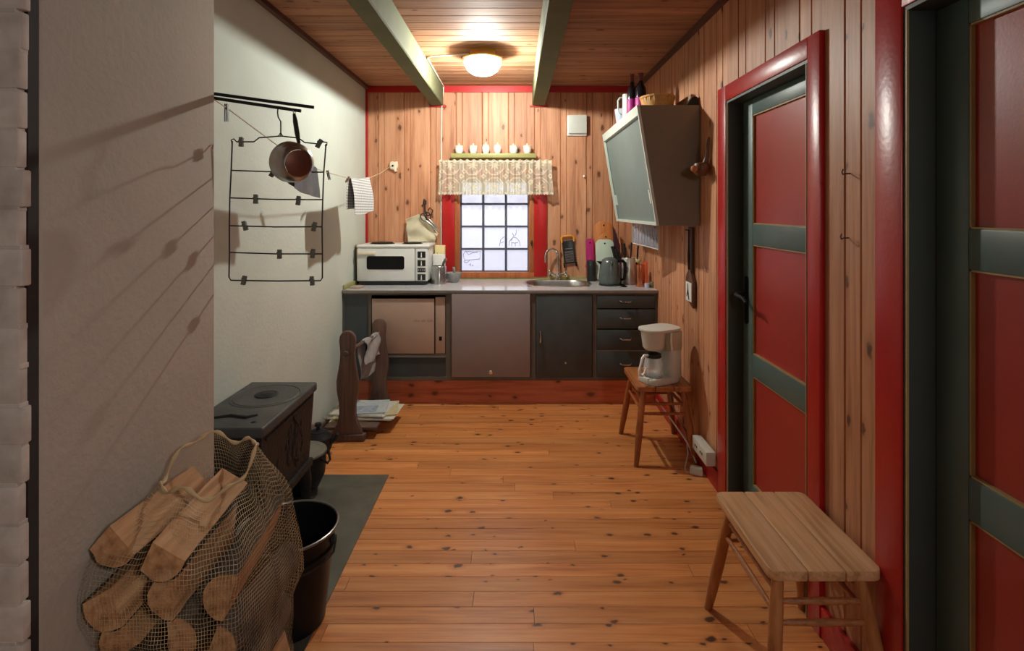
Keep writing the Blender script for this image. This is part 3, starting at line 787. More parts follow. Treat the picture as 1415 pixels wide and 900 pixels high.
MB().prism([(x, oy0-.009, z) for x, z in rrect(wx0, wx1, wz0, wz1, .018)], (0, .005, 0)).build('door_glass', M_BLACK, D)
MB().box(of(495, 0).x, of(520, 0).x, oy0-.022, oy0-.004, of(0, 351.8).z, of(0, 348).z, bev=.004).build('handle', M_LID, D)
cp = MB().box(of(574.5, 0).x, of(590.5, 0).x, oy0-.002, oy0+.016, dz0, dz1, bev=.003).build('control_panel', M_WHITE, O)
for (ya, yb, knob) in ((347.5, 356.5, 1), (359.5, 368, 1), (370.5, 376.3, 0), (379, 387.5, 1)):
    MB().box(of(577, 0).x, of(588, 0).x, oy0-.004, oy0-.001, of(0, yb).z, of(0, ya).z, bev=.001).build('dial_plate', M_BLACKPLASTIC, cp)
    if knob:
        c0 = of(582.5, (ya+yb)/2)
        kb = MB(); kb.prism([(c0.x-.005, oy0-.014, c0.z-.02), (c0.x+.005, oy0-.014, c0.z-.02), (c0.x+.0018, oy0-.014, c0.z+.018), (c0.x-.0018, oy0-.014, c0.z+.018)], (0, .011, 0), bev=.001)
        kb.build('pointer_knob', M_PORC, cp)
    else:
        kb = MB()
        for k in range(4): q = of(578.5+k*2.6, 373.4); kb.box(q.x-.003, q.x+.003, oy0-.007, oy0-.003, q.z-.007, q.z+.007)
        kb.build('switch', M_STONE, cp, smooth=0)
# brown board leaning beside the oven
b = MB(); b.prism([(x, 0, z) for x, z in rrect(-.02, .0, 0, .285, .004, 2)], (0, .26, 0))
for v in b.bm.verts: v.co = Vector((XL+.0215+.017*(1-v.co.z/.285)+v.co.x*.6, 4.40+v.co.y, Z0+.035+v.co.z))
tag(b.build('chopping_board', M_BROWNB), 'dark brown board standing between the oven and the left wall', 'board')
# little stone slab at left front corner
b = MB().box(-1.285, -1.20, 4.17, 4.27, Z0, Z0+.013, bev=.003)
tag(b.build('pot_coaster', M_BEIGE), 'small pinkish slab lying on the left front corner of worktop', 'coaster')
# white paper roll
p0 = at(607, 388, 4.62)
R_ = thing('paper_roll', 'white kitchen paper roll standing behind the steel grater', 'paper roll', (p0.x, 4.62, Z0))
MB().lathe([(0, 0), (.052, 0), (.055, .01), (.055, .222), (.051, .232), (.02, .234), (.02, .2), (0, .2)], (p0.x, 4.60, Z0), 32).build('paper', M_PORC, R_)
MB().lathe([(0, 0), (.019, 0), (.019, .05), (0, .05)], (p0.x, 4.60, Z0+.2), 20).build('core', M_YELLOWSOFT, R_)
# yellow card box behind
b = MB().box(p0.x-.045, p0.x+.04, 4.665, 4.72, Z0, Z0+.30, bev=.003)
tag(b.build('card_box', M_YELLOWSOFT), 'pale yellow box standing behind the paper roll against the wall', 'box')
# drum grater
p0 = at(606.5, 388, 4.46)
G = thing('drum_grater', 'round perforated steel grater with handle beside the oven', 'grater', (p0.x, 4.46, Z0))
b = MB(); b.lathe([(.060, 0), (.060, .14), (.056, .146), (.05, .146), (.05, .0), (.060, 0)], (p0.x, 4.46, Z0), 32); b.build('drum', M_STEEL, G)
holes = MB()
for k in range(9):
    for j in range(4):
        a = -1.25+j*.26; q = Vector((p0.x+.0602*math.cos(a), 4.46+.0602*math.sin(a), Z0+.02+k*.013+(j % 2)*.006))
        holes.lathe([(0, 0), (.0036, 0), (.003, .002), (0, .0025)], n=8, M=align(q, (math.cos(a), math.sin(a), 0)))
holes.build('teeth', M_BLACK, G)
MB().tube([(p0.x+.03, 4.46, Z0+.14), (p0.x+.042, 4.452, Z0+.175), (p0.x+.058, 4.45, Z0+.20), (p0.x+.066, 4.45, Z0+.205)], [.009, .011, .012, .008], 10).build('handle', M_PEG, G)
# mortar and pestle
p0 = at(627, 388, 4.55)
MO = thing('mortar', 'grey stone mortar bowl below the left window casing', 'mortar', (p0.x, 4.55, Z0))
MB().lathe([(0, 0), (.035, 0), (.04, .008), (.052, .028), (.063, .06), (.065, .08), (.06, .082), (.055, .06), (.04, .03), (0, .02)], (p0.x, 4.55, Z0), 32).build('mortar_bowl', M_STONE, MO)
PE = MB(); PE.tube([(p0.x+.015, 4.56, Z0+.035), (p0.x+.004, 4.55, Z0+.09), (p0.x, 4.545, Z0+.118), (p0.x, 4.545, Z0+.128)], [.016, .010, .012, .006], 12)
tag(PE.build('pestle', M_STONE), 'stone pestle standing in the grey mortar', 'pestle')

# wall side of sink: grater, boards
def wallboard(name, px0, px1, py0, py1, Y, m, label, cat, r=.03, th=.012, hole=True, lean=.05):
    a = at(px0, py1, Y); b_ = at(px1, py0, Y)
    w = b_.x-a.x; h = b_.z-Z0
    pts = [(x, 0, z) for x, z in rrect(-w/2, w/2, 0, h, min(r, w*.49), 8)]
    mb = MB(); mb.prism(pts, (0, th, 0), bev=.003)
    an = math.asin(min(.5, lean/max(h, .1)))
    M = Matrix.Translation(((a.x+b_.x)/2, Y, Z0+.0012)) @ Matrix.Rotation(-an, 4, 'X')
    bmesh.ops.transform(mb.bm, matrix=M, verts=mb.bm.verts)
    ob = mb.build(name, m)
    tag(ob, label, cat)
    if hole:
        hm = MB(); hm.lathe([(0, 0), (.007, 0), (.007, .002), (0, .002)], n=14, M=M @ align((0, -.0005, h-.035), (0, -1, 0)))
        hm.build('hanging_hole', M_BLACK, ob)
    return ob
wallboard('cutting_board', 810.5, 822, 330, 385, 4.655, M_PINK, 'magenta plastic cutting board leaning on the wall right of the tap', 'cutting board', r=.02, th=.01, lean=.05)
wallboard('cutting_board', 822, 848, 306, 385, 4.69, M_BOARDO, 'largest round-topped orange wooden cutting board, at the back', 'cutting board', r=.07, th=.018, lean=.03)
wallboard('cutting_board', 828, 848, 322, 386, 4.648, M_BOARDO, 'smaller round-topped wooden cutting board between the tall one and the mint one', 'cutting board', r=.06, th=.014, lean=.035, hole=True)
wallboard('cutting_board', 824, 849.5, 331, 387, 4.605, M_MINT, 'pale mint plastic cutting board directly behind the kettle', 'cutting board', r=.045, th=.010, lean=.045)
# black box before magenta board
p0 = at(816.8, 386, 4.60)
SPK = thing('portable_speaker', 'small black box with green light in front of the magenta board', 'speaker', (p0.x, 4.60, Z0))
MB().box(p0.x-.034, p0.x+.034, 4.585, 4.635, Z0, at(0, 360, 4.59).z, bev=.006).build('housing', M_BLACKPLASTIC, SPK)
MB().lathe([(0, 0), (.006, 0), (.005, .002), (0, .003)], n=12, M=align((p0.x-.008, 4.585, Z0+.14), (0, -1, 0))).build('indicator', plain('green_dot', lin(40, 120, 90), .3), SPK)
# hanging grater with yellow handle
GR = thing('hanging_grater', 'flat dark grater with yellow-orange handle hanging on the wall', 'grater', (at(786, 366, 4.73).x, 4.73, at(786, 366, 4.73).z))
cen = at(786, 346, 4.728); Mg = Matrix.Translation(cen) @ Matrix.Rotation(math.radians(-6), 4, 'Y')
wg, hg = .052, .125
b = MB(); b.prism([(x, -.006, z) for x, z in rrect(-wg, wg, -hg+.01, .085, .008, 3)], (0, .012, 0), bev=.002, M=Mg); b.build('blade_plate', M_BLACKPLASTIC, GR)
hd = MB(); hd.tube([Mg @ Vector(v) for v in ((-wg, -.002, .072), (-wg-.002, -.002, .11), (-wg+.014, -.002, .126), (wg-.014, -.002, .126), (wg+.002, -.002, .11), (wg, -.002, .072))], .0085, 10); hd.build('handle', M_ORANGE, GR)
rb = MB()
for k in range(9): rb.box(-wg+.014, wg-.014, -.010, -.005, -.10+k*.011, -.096+k*.011, M=Mg)
rb.box(-wg+.02, wg-.02, -.011, -.005, .012, .018, M=Mg); rb.build('cutting_ridges', M_STEEL, GR, smooth=0)
for sx in (-1, 1): MB().box(sx*wg-.007, sx*wg+.007, -.012, .004, -hg-.022, -hg+.02, bev=.003, M=Mg).build('end_foot', M_BLACK, GR)

# kettle
kx = at(842.5, 390, 4.38).x; ky = 4.38
M_KETTLE = plain('grey_green_kettle_plastic', lin(84, 94, 93), .22, var=.05)
K = thing('electric_kettle', 'glossy dark grey kettle standing before the cutting boards', 'kettle', (kx, ky, Z0))
MB().lathe([(0, 0), (.088, 0), (.09, .012), (.084, .018), (0, .018)], (kx, ky, Z0), 36).build('power_base', M_BLACKPLASTIC, K)
MB().lathe([(0, .018), (.084, .018), (.088, .03), (.088, .05), (.083, .10), (.079, .145), (.074, .172), (.066, .19), (0, .19)], (kx, ky, Z0), 40).build('body', M_KETTLE, K)
MB().lathe([(.067, .188), (.058, .206), (.04, .218), (.015, .224), (0, .224)], (kx, ky, Z0), 36).build('lid', M_KETTLE, K)
MB().box(kx-.004, kx+.004, ky-.082, ky-.075, Z0+.172, Z0+.198, bev=.002).build('emblem', M_STEEL, K)
MB().tube([(kx+.06, ky-.01, Z0+.196), (kx+.10, ky-.02, Z0+.196), (kx+.118, ky-.025, Z0+.178), (kx+.12, ky-.025, Z0+.10), (kx+.112, ky-.022, Z0+.05), (kx+.08, ky-.014, Z0+.04)], [.012, .013, .014, .013, .012, .010], 12).build('handle', M_BLACK, K)
MB().prism([(kx-.07, ky-.02, Z0+.16), (kx-.108, ky-.02, Z0+.192), (kx-.066, ky-.02, Z0+.19)], (0, .04, 0), bev=.004).build('spout', M_BLACK, K)
cc = MB(); cc.tube([(kx+.086, ky+.0, Z0+.006), (kx+.11, ky-.06, Z0+.006), (kx+.07, ky-.10, Z0+.006), (kx+.085, ky-.14, Z0+.006), (kx+.11, ky-.13, Z0+.006)], .005, 8)
cc.build('flex', M_BLACK, K)
# knife block
p0 = at(858, 386, 4.56)
KB = thing('knife_block', 'dark plum knife block with black handled knives behind the kettle', 'knife block', (p0.x, 4.56, Z0))
Mk = Matrix.Translation((p0.x+.03, 4.56, Z0)) @ Matrix.Rotation(math.radians(-14), 4, 'Y')
b = MB(); b.prism([(p0.x-.035, 4.52, Z0), (p0.x+.05, 4.52, Z0), (p0.x+.018, 4.52, Z0+.17), (p0.x-.06, 4.52, Z0+.20)], (0, .11, 0), bev=.004); b.build('block', M_PURPLE, KB)
for (a, yy, l) in ((-.05, 4.535, .12), (-.024, 4.54, .105), (0, 4.545, .09), (-.04, 4.585, .115), (-.012, 4.59, .10)):
    base = Vector((p0.x+a, yy, Z0+.185-(a+.05)*.3)); d = Vector((-.26, -.02, 1)).normalized()
    h = MB(); h.tube([base-d*.02, base+d*.03, base+d*(l*.7), base+d*l], [.009, .011, .010, .012], 10)
    tag(h.build('kitchen_knife', M_BLACKPLASTIC), 'black handle of a knife standing in the plum knife block', 'knife', 'knives in the knife block')
# plum pointed blade shape above (sharpening steel guard)
b = MB(); q0 = at(856, 345, 4.63); q1 = at(847, 313, 4.66)
b.prism([at(846.3, 311.5, 4.66), at(850, 316, 4.66), at(857, 337, 4.66), at(858, 385, 4.66)+Vector((0, 0, -.0)), at(851, 385, 4.66), at(848.5, 338, 4.66)], (0, .012, 0), bev=.002)
zmin = min(v.co.z for v in b.bm.verts)
bmesh.ops.translate(b.bm, vec=(0, 0, Z0-zmin), verts=b.bm.verts)
tag(b.build('knife_sheath', M_PURPLE), 'pointed dark plum sheath standing behind the knife block', 'sheath')
# steel canister with utensils
p0 = at(868.5, 389, 4.45); cr = .055
C_ = thing('utensil_canister', 'shiny steel canister holding kitchen utensils', 'canister', (p0.x, 4.45, Z0))
MB().lathe([(0, 0), (cr, 0), (cr, .21), (cr-.002, .214), (cr-.004, .21), (cr-.004, .01), (0, .01)], (p0.x, 4.45, Z0), 36).build('cylinder', plain('satin_steel', lin(206, 202, 192), .3, metal=.65, var=.05), C_)
for i, (dx, dy, tx_, ty_, l, m, r, lab) in enumerate(((-.03, .01, -.035, .01, .33, M_BLACKPLASTIC, .012, 'wide black spatula handle standing left in the steel canister'), (.012, -.01, .022, -.01, .34, M_BLACKPLASTIC, .008, 'tall straight black handle standing in the steel canister'), (-.01, .02, -.012, .03, .29, M_STEEL, .005, 'thin steel handle standing in the middle of the steel canister'))):
    b = MB(); a = Vector((p0.x+dx*.5, 4.45+dy, Z0+.013)); e = Vector((p0.x+tx_, 4.45+ty_, Z0+l))
    b.tube([a, a.lerp(e, .55), a.lerp(e, .85), e], [r*.5, r*.6, r, r*.9], 10)
    tag(b.build('utensil', m), lab, 'utensil')
# copper mugs
def mug(px, Y, r, h, m, name, label, cat):
    x = at(px, 0, Y).x
    b = MB(); b.lathe([(0, 0), (r*.95, 0), (r, .006), (r, h-.004), (r-.001, h), (r-.004, h-.002), (r-.005, .008), (0, .006)], (x, Y, Z0), 32)
    o = b.build(name, m); tag(o, label, cat); return o, x
cm, cx_ = mug(884.5, 4.30, .036, .172, M_COPPER, 'copper_tumbler', 'shiny copper tumbler at the front of the right worktop end', 'tumbler')
mug(894, 4.45, .034, .185, M_REDCOP, 'enamel_tumbler', 'red-orange tumbler behind the copper one', 'tumbler')
b = MB(); x = at(900.5, 0, 4.41).x; b.lathe([(0, 0), (.024, 0), (.024, .12), (.018, .15), (0, .16)], (x, 4.41, Z0), 24)
tag(b.build('spice_bottle', M_PURPLE), 'dark round-topped bottle at the right end of the worktop', 'bottle')
b = MB(); x = at(893.5, 0, 4.235).x; b.lathe([(0, 0), (.0185, 0), (.0185, .034), (0, .036)], (x, 4.225, Z0), 24)
tag(b.build('small_tin', M_BLUEW), 'small pale blue tin beside the copper tumbler', 'tin')
b = MB(); x = at(901.5, 0, 4.25).x; b.lathe([(0, 0), (.024, 0), (.024, .04), (.022, .043), (0, .043)], (x, 4.25, Z0), 24)
tag(b.build('small_tin', M_TIN), 'small olive tin at the far right front of the worktop', 'tin')
# ladle leaning and brush
b = MB(); e = at(882, 340, 4.47); a = at(878.5, 388, 4.52)
b.tube([(a.x, a.y, Z0+.005), (a.x+.008, a.y, Z0+.17), (e.x, e.y, e.z)], [.004, .005, .007], 8)
tag(b.build('brush_handle', M_BLACK), 'slim black brush stick between canister and copper tumbler', 'brush')
b = MB(); q = at(881, 360, 4.50)
b.lathe([(0, 0), (.03, .0), (.034, .02), (.02, .035), (0, .04)], (q.x+.005, 4.535, Z0+.17), 18); b.lathe([(.012, 0), (.02, .17), (0, .172)], (q.x+.005, 4.535, Z0), 18)
tag(b.build('dish_brush', M_YELLOWSOFT), 'yellow headed dish brush standing right of the steel canister', 'brush')

# small green sponge near tap
b = MB().box(at(777, 0, 4.70).x, at(783, 0, 4.70).x, 4.685, 4.715, Z0, Z0+.022, bev=.006)
tag(b.build('sponge', plain('olive_sponge', lin(120, 116, 40), .9)), 'small olive sponge right of the tap', 'sponge')

# ------------------------------------------------------------------ back wall things
# shelf with jars
sz0, sz1 = at(0, 218, 4.64).z, at(0, 211.8, 4.64).z
sx0, sx1 = at(623, 0, 4.64).x, at(741, 0, 4.64).x
SH = thing('wall_shelf', 'narrow yellow-green shelf above the window', 'shelf', ((sx0+sx1)/2, 4.7, sz0))
MB().box(sx0, sx1, 4.64, YB-.001, sz0, sz1, bev=.003).build('board', M_GREENLID, SH)
for bx in (sx0+.06, sx1-.06):
    MB().prism([(bx, YB-.001, sz0), (bx, YB-.07, sz0), (bx, YB-.001, sz0-.05)], (.015, 0, 0)).build('bracket', M_GREENLID, SH, smooth=0)
jarlab = ['white lidded jar at the left end of the shelf', 'second white lidded jar from the left shelf end', 'third white jar from the left, taller with rounded shoulder', 'fourth white jar from the left, waisted with small knob lid', 'fifth white jar from the left, after the wide gap', 'white lidded jar at the right end of the shelf']
for i, (px, kind) in enumerate(((634.5, 0), (654, 0), (671.5, 1), (687.5, 1), (709.5, 0), (728.5, 0))):
    Y = 4.685; x = at(px, 0, Y).x
    J = thing('spice_jar', jarlab[i], 'jar', (x, Y, sz1), 'white jars on the shelf')
    s = .0625
    if kind == 0: prof = [(0, 0), (.023, 0), (.026, .004), (.033, .022), (.035, .045), (.034, .058), (.031, .06), (.03, .05), (0, .045)]
    else: prof = [(0, 0), (.021, 0), (.024, .004), (.032, .025), (.035, .05), (.031, .06), (.033, .066), (.03, .066), (0, .06)]
    jb = MB().lathe(prof, (x, Y, sz1+.0005), 32).build('jar_body', M_PORC, J)
    zz = sz1+prof[-3][1]
    lp = [(.036, 0), (.037, .006), (.030, .012), (.007, .014), (.006, .020), (.008, .026), (.005, .030), (0, .031)] if kind == 0 else [(.030, 0), (.030, .008), (.022, .014), (.007, .016), (.006, .022), (.009, .027), (.006, .032), (0, .033)]
    MB().lathe([(0, 0)]+lp, (x, Y, zz-.001), 28).build('jar_lid', M_LID, J)
    tx = MB()
    yw = Y-.0345
    path = [(x-.017+k*.0017, yw+abs(k-10)**2*.00006+.0006, sz1+.034+.0025*math.sin(k*1.9+i)+(.004 if k in (1, 6+i % 3) else 0)) for k in range(21)]
    tx.tube(path, .0008, 5); tx.build('lettering', M_INK, jb)

# lace valance
VX0, VX1, VZ0, VZ1 = -.665, .300, at(0, 268, 4.65).z, at(0, 221, 4.65).z
VL = thing('lace_valance', 'cream lace valance gathered across the top of the window', 'curtain', ((VX0+VX1)/2, 4.66, VZ0))
hgt = VZ1-VZ0
def vfn(u, v):
    zz = VZ0+hgt*v
    amp = .010+.006*(1-v)
    y = 4.662+amp*math.sin(u*2*PI*19+1.3*math.sin(u*11))+.008*(1-v)*math.sin(u*2*PI*5)
    flare = (1-v)*(1-v)
    x = VX0+(VX1-VX0)*u
    if u > .8: x += flare*.018*(u-.8)/.2; y += -.030*(.35+.65*(1-v))*(.5-.5*math.cos((u-.8)/.2*PI*6))
    if u < .06: x -= .010*flare
    sc = -.009*abs(math.sin(u*PI*46)) if v < .01 else 0
    top = .006*math.sin(u*2*PI*17) if v > .99 else 0
    return (x, y, zz+sc+top)
b = MB(); b.grid(vfn, 368, 16, lambda u, v: (u*(VX1-VX0), v*hgt))
b.build('lace', M_LACE, VL, smooth=60, recalc=False)
MB().tube([(VX0-.002, 4.665, VZ1-.012), (VX1+.0, 4.665, VZ1-.012)], .006, 10).build('rod', M_LID, VL)
for xx in (VX0+.02, VX1-.04): MB().box(xx, xx+.012, 4.667, YB-.023 if False else YB-.001, VZ1-.018, VZ1-.006).build('rod_bracket', M_LID, VL, smooth=0)

# white ventilator box with pull cord
q0, q1 = at(784, 187, 4.70), at(811.5, 158.5, 4.70)
VB = thing('ventilator', 'white square wall ventilator with pull cord, right of the shelf', 'ventilator', ((q0.x+q1.x)/2, YB, q0.z))
MB().box(q0.x, q1.x, 4.725, YB-.001, q0.z, q1.z, bev=.004).build('back_plate', M_PORC, VB)
MB().box(q0.x+.012, q1.x-.004, 4.698, 4.718, q0.z+.016, q1.z-.002, bev=.004).build('cover', M_OFFWHITE, VB)
MB().box(q0.x+.05, q1.x-.05, 4.716, 4.727, q0.z+.05, q1.z-.05).build('spacer', M_OFFWHITE, VB, smooth=0)
c = at(807.5, 187, 4.728); e = at(807, 242, 4.728)
MB().tube([(c.x, 4.728, q0.z+.01), (e.x, 4.728, e.z)], .0012, 6).build('pull_cord', M_CORD, VB)
MB().lathe([(0, 0), (.009, .001), (.0095, .006), (.005, .02), (0, .024)], (e.x, 4.728, e.z-.02), 16).build('pull_bead', M_PORC, VB)

# cord hook on back wall (pale wooden block)
hk = at(543.5, 229, 4.70)
HK = thing('cord_hook', 'pale wooden cord hook on the back wall above the oven', 'hook', (hk.x, YB, hk.z-.05))
b = MB(); pts = [(hk.x+a, 4.712, hk.z+c) for a, c in ((-.032, .03), (-.012, .042), (.004, .034), (.03, .04), (.036, 0), (.022, -.028), (.028, -.05), (.008, -.052), (.002, -.034), (-.03, -.028), (-.036, .005))]
b.prism(pts, (0, .032, 0), bev=.005); b.build('block', M_LID, HK)
MB().cone((hk.x-.008, 4.710, hk.z), (hk.x-.008, 4.714, hk.z), .009, n=14).build('hole', M_BLACK, HK)

# cloth bag on the wall + scissors + cast hook
cx, cy, cz = at(584, 318, 4.715)
def pot(u, v):
    a = [at(561, 303, 4.70), at(578, 296, 4.69), at(590, 300, 4.69), at(601, 318, 4.70), at(605, 324, 4.70)]
    bq = [at(564, 334, 4.70), at(575, 335, 4.69), at(588, 334, 4.70), at(600, 335, 4.70), at(603, 330, 4.70)]
    t = u*4; i = min(3, int(t)); f_ = t-i
    p = a[i].lerp(a[i+1], f_).lerp(bq[i].lerp(bq[i+1], f_), v)
    p.y += .012*math.sin(u*9+v*7)+.008*math.sin(v*11-u*5)
    return p
b = MB(); b.grid(pot, 32, 20); 
tag(b.build('pot_holder', M_CLOTHB, solid=.006, smooth=60), 'crumpled beige cloth pot holder hanging behind the oven', 'pot holder')
b = MB(); h0 = at(587, 279, 4.735)
b.tube([at(586, 275, 4.74), at(587, 283, 4.725), at(587.5, 292, 4.72), at(590, 298, 4.70), at(596, 297, 4.695), at(598, 291, 4.70), at(594, 287, 4.705), at(591.5, 291, 4.71)], [.005, .008, .008, .007, .006, .006, .005, .005], 10)
b.sphere(at(587, 278, 4.735), .014, (1, .6, 1), 14); b.sphere(at(583.5, 284, 4.735), .008, n=10)
b.lathe([(0, 0), (.016, 0), (.016, .004), (0, .005)], n=16, M=align(at(587, 281, YB-.001), (0, -1, 0)))
tag(b.build('coat_hook', M_RUST), 'dark cast metal hook on the back wall left of the window', 'hook')
SC = thing('scissors', 'dark handled scissors hanging on the cast hook over the pot holder', 'scissors', at(590, 300, 4.675))
def loop(c, rx, ry, ang, Y):
    cs, sn_ = math.cos(ang), math.sin(ang)
    return [at(c[0]+rx*math.cos(t)*cs-ry*math.sin(t)*sn_, c[1]+rx*math.cos(t)*sn_+ry*math.sin(t)*cs, Y) for t in [2*PI*k/20 for k in range(20)]]
MB().tube(loop((585.5, 300.5), 5.5, 3.8, .9, 4.66), .0045, 8, closed=True).build('handle', M_BLACKPLASTIC, SC)
MB().tube(loop((591, 298.5), 5.5, 3.6, 1.1, 4.665), .0045, 8, closed=True).build('handle', M_BLACKPLASTIC, SC)
for (s0, w) in (((588.5, 304.5), 1.6), ((593, 303), 1.8)):
    b = MB(); a = at(*s0, 4.662); e = at(607, 320, 4.675) if s0[0] < 590 else at(606, 317.5, 4.67)
    b.tube([a, a.lerp(e, .25), a.lerp(e, .6), e], [.006, .008, .008, .002], 8); b.build('blade', M_STEEL, SC)

# ------------------------------------------------------------------ wall cabinet on the right wall
CY0, CY1, CZ0, CZ1 = 3.15, 4.42, 1.388, 2.088
XTF, XBF = .697, .811
WC = thing('wall_cabinet', 'olive-brown wall cabinet with slanted mint framed front on the right wall', 'wall cabinet', (.9, 3.78, CZ0))
def xfront(z): return XBF+(XTF-XBF)*(z-CZ0)/(CZ1-CZ0)
XRb = XR-.002
def side(y0, y1, m, name):
    MB().prism([(XRb, y0, CZ0), (xfront(CZ0)+.0165, y0, CZ0), (xfront(CZ1)+.0165, y0, CZ1), (XRb, y0, CZ1)], (0, y1-y0, 0)).build(name, m, WC, smooth=0)
side(CY0, CY0+.018, M_CABSIDE, 'side_panel'); side(CY1-.018, CY1, M_CABSIDE, 'side_panel')
MB().box(xfront(CZ1)+.03, XRb, CY0+.018, CY1-.018, CZ1-.018, CZ1).build('top_panel', M_CABSIDE, WC, smooth=0)
MB().box(xfront(CZ0)+.03, XRb, CY0+.018, CY1-.018, CZ0, CZ0+.018).build('bottom_panel', M_CABSIDE, WC, smooth=0)
def fbox(mb, y0, y1, z0, z1, o0, o1):
    """box on the slanted front, o = offset behind the front plane"""
    mb.prism([(xfront(z0)+o0, y0, z0), (xfront(z1)+o0, y0, z1), (xfront(z1)+o1, y0, z1), (xfront(z0)+o1, y0, z0)], (0, y1-y0, 0))
fr = MB()
fbox(fr, CY0, CY0+.016, CZ0, CZ1, 0, .016); fbox(fr, CY1-.016, CY1, CZ0, CZ1, 0, .016)
fbox(fr, CY0+.016, CY1-.016, CZ1-.055, CZ1, 0, .03); fbox(fr, CY0+.016, CY1-.016, CZ0, CZ0+.018, 0, .03)
fr.build('front_frame', M_CABFRAME, WC, smooth=0)
d = MB(); fbox(d, CY0+.018, CY1-.018, CZ0+.018, CZ1-.055, .022, .029); do = d.build('door', M_CABDOOR, WC, smooth=0)
for yy in (CY0+.05, CY1-.075):
    h = MB(); fbox(h, yy, yy+.03, CZ0+.13, CZ0+.21, .004, .022); h.build('finger_pull', M_CABFRAME, do, smooth=0)
# things on the cabinet
def bottle(px, Y, top, r, cap, label, lm):
    x = at(px, 0, Y).x; h = at(px, top, Y).z-CZ1
    B = thing('bottle', label, 'bottle', (x, Y, CZ1), 'bottles on the wall cabinet')
    MB().lathe([(0, 0), (r*.95, 0), (r, .006), (r, h*.6), (r*.9, h*.68), (r*.42, h*.78), (r*.36, h*.9), (0, h*.9)], (x, Y, CZ1+.0005), 28).build('bottle_glass', M_BOTTLE, B)
    MB().lathe([(r+.0006, h*.12), (r+.0012, h*.125), (r+.0012, h*.46), (r+.0006, h*.465)], (x, Y, CZ1), 28).build('bottle_label', lm, B)
    MB().lathe([(0, 0), (r*.4, 0), (r*.42, h*.13), (r*.5, h*.14), (r*.5, h*.17), (0, h*.18)], (x, Y, CZ1+h*.84), 20).build('stopper', M_WAX, B)
bottle(873.5, 3.72, 103.5, .033, 0, 'rear bottle with magenta label on the wall cabinet', M_LABEL)
bottle(885.5, 3.62, 102, .036, 0, 'front dark-shouldered bottle with magenta label on the wall cabinet', M_LABEL)
# clear glass jug with white handle
x = at(867, 0, 3.9).x; jz = CZ1
JG = thing('glass_jug', 'tall jug with pale loop handle on the wall cabinet edge', 'jug', (x, 3.90, jz))
JT = at(0, 131, 3.9).z-CZ1
MB().lathe([(0, 0), (.034, 0), (.036, .01), (.036, JT), (.033, JT), (.033, .012), (0, .012)], (x, 3.9, jz+.0005), 28).build('jug_body', M_PORC, JG)
MB().tube([(x-.032, 3.9, jz+JT-.02), (x-.055, 3.9, jz+JT-.022), (x-.068, 3.9, jz+JT-.045), (x-.066, 3.9, jz+JT-.12), (x-.05, 3.9, jz+JT-.14), (x-.03, 3.9, jz+JT-.14)], .006, 10).build('handle', M_CABFRAME, JG)
x = at(860.5, 0, 4.12).x
b = MB(); hb = at(0, 151, 4.1).z-CZ1
b.lathe([(0, 0), (.04, 0), (.042, .008), (.055, hb*.7), (.062, hb), (.058, hb), (.05, hb*.7), (0, .012)], (x, 4.12, CZ1+.0005), 32)
tag(b.build('bowl', M_BLUEW), 'bluish white bowl at the far end of the wall cabinet top', 'bowl')
# wicker basket
x = at(907, 0, 3.4).x+.02
BK = thing('wicker_basket', 'low round wicker basket on the wall cabinet', 'basket', (x, 3.45, CZ1))
b = MB(); hb = at(0, 133, 3.4).z-CZ1
b.lathe([(0, .004), (.07, 0), (.095, .03), (.105, hb), (.098, hb), (.088, .03), (0, .012)], (x, 3.45, CZ1+.0005), 32); b.build('basket_body', M_WICKER, BK)
w = MB()
for k in range(22):
    a = 2*PI*k/22; w.tube([(x+(.075+.034*t)*math.cos(a), 3.45+(.075+.034*t)*math.sin(a), CZ1+.006+hb*t) for t in (0, .33, .66, 1)], .0045, 6)
w.tube([(x+.104*math.cos(2*PI*k/30), 3.45+.104*math.sin(2*PI*k/30), CZ1+hb) for k in range(30)], .008, 8, closed=True)
w.build('weave', M_WICKER, BK)
# brown tray lying / leaning on the cabinet top at the wall
x0 = at(915, 0, 3.5).x
b = MB().box(XR-.028, XR-.008, 3.24, 3.80, CZ1+.001, at(0, 130, 3.24).z, bev=.003)
tag(b.build('wooden_tray', M_BROWNB), 'brown wooden board leaning on the wall behind the wicker basket', 'board')
b = MB(); b.prism([(XR-.03, 3.165, CZ1+.001), (XR-.075, 3.165, CZ1+.001), (XR-.04, 3.165, CZ1+.05), (XR-.012, 3.165, CZ1+.055), (XR-.006, 3.165, CZ1+.001)], (0, .05, 0), bev=.003)
tag(b.build('iron_bracket', M_IRON), 'black iron bracket on the near corner of the wall cabinet top', 'bracket')
# clear plastic panel hanging below
PB = thing('spice_tray', 'clear ribbed plastic tray hanging under the wall cabinet', 'tray', (.95, 3.6, 1.25))
quad = [at(873, 313, 3.93), at(910, 312.8, 3.62), at(910, 345, 3.62), at(873, 336, 3.93)]
quad[0].z = quad[1].z = CZ0-.001; quad[0].x = .84; quad[1].x = .945-.0; quad[2].x = .945; quad[3].x = .84
nrm = (quad[1]-quad[0]).cross(quad[3]-quad[0]).normalized()
MB().prism(quad, nrm*.004).build('sheet', M_PLASTIC_CLEAR, PB, smooth=0)
rim = MB(); rim.tube([quad[0], quad[3], quad[2], quad[1]], .004, 8); rim.build('rim', M_OFFWHITE, PB)
rb = MB()
for k in range(1, 9):
    t = k/9; a = quad[0].lerp(quad[1], t); c = quad[3].lerp(quad[2], t)
    rb.tube([a.lerp(c, .2), a.lerp(c, .55)+Vector((.003, 0, 0)), a.lerp(c, .9)], [.002, .005, .002], 6)
rb.build('ribs', M_BLUEW, PB)

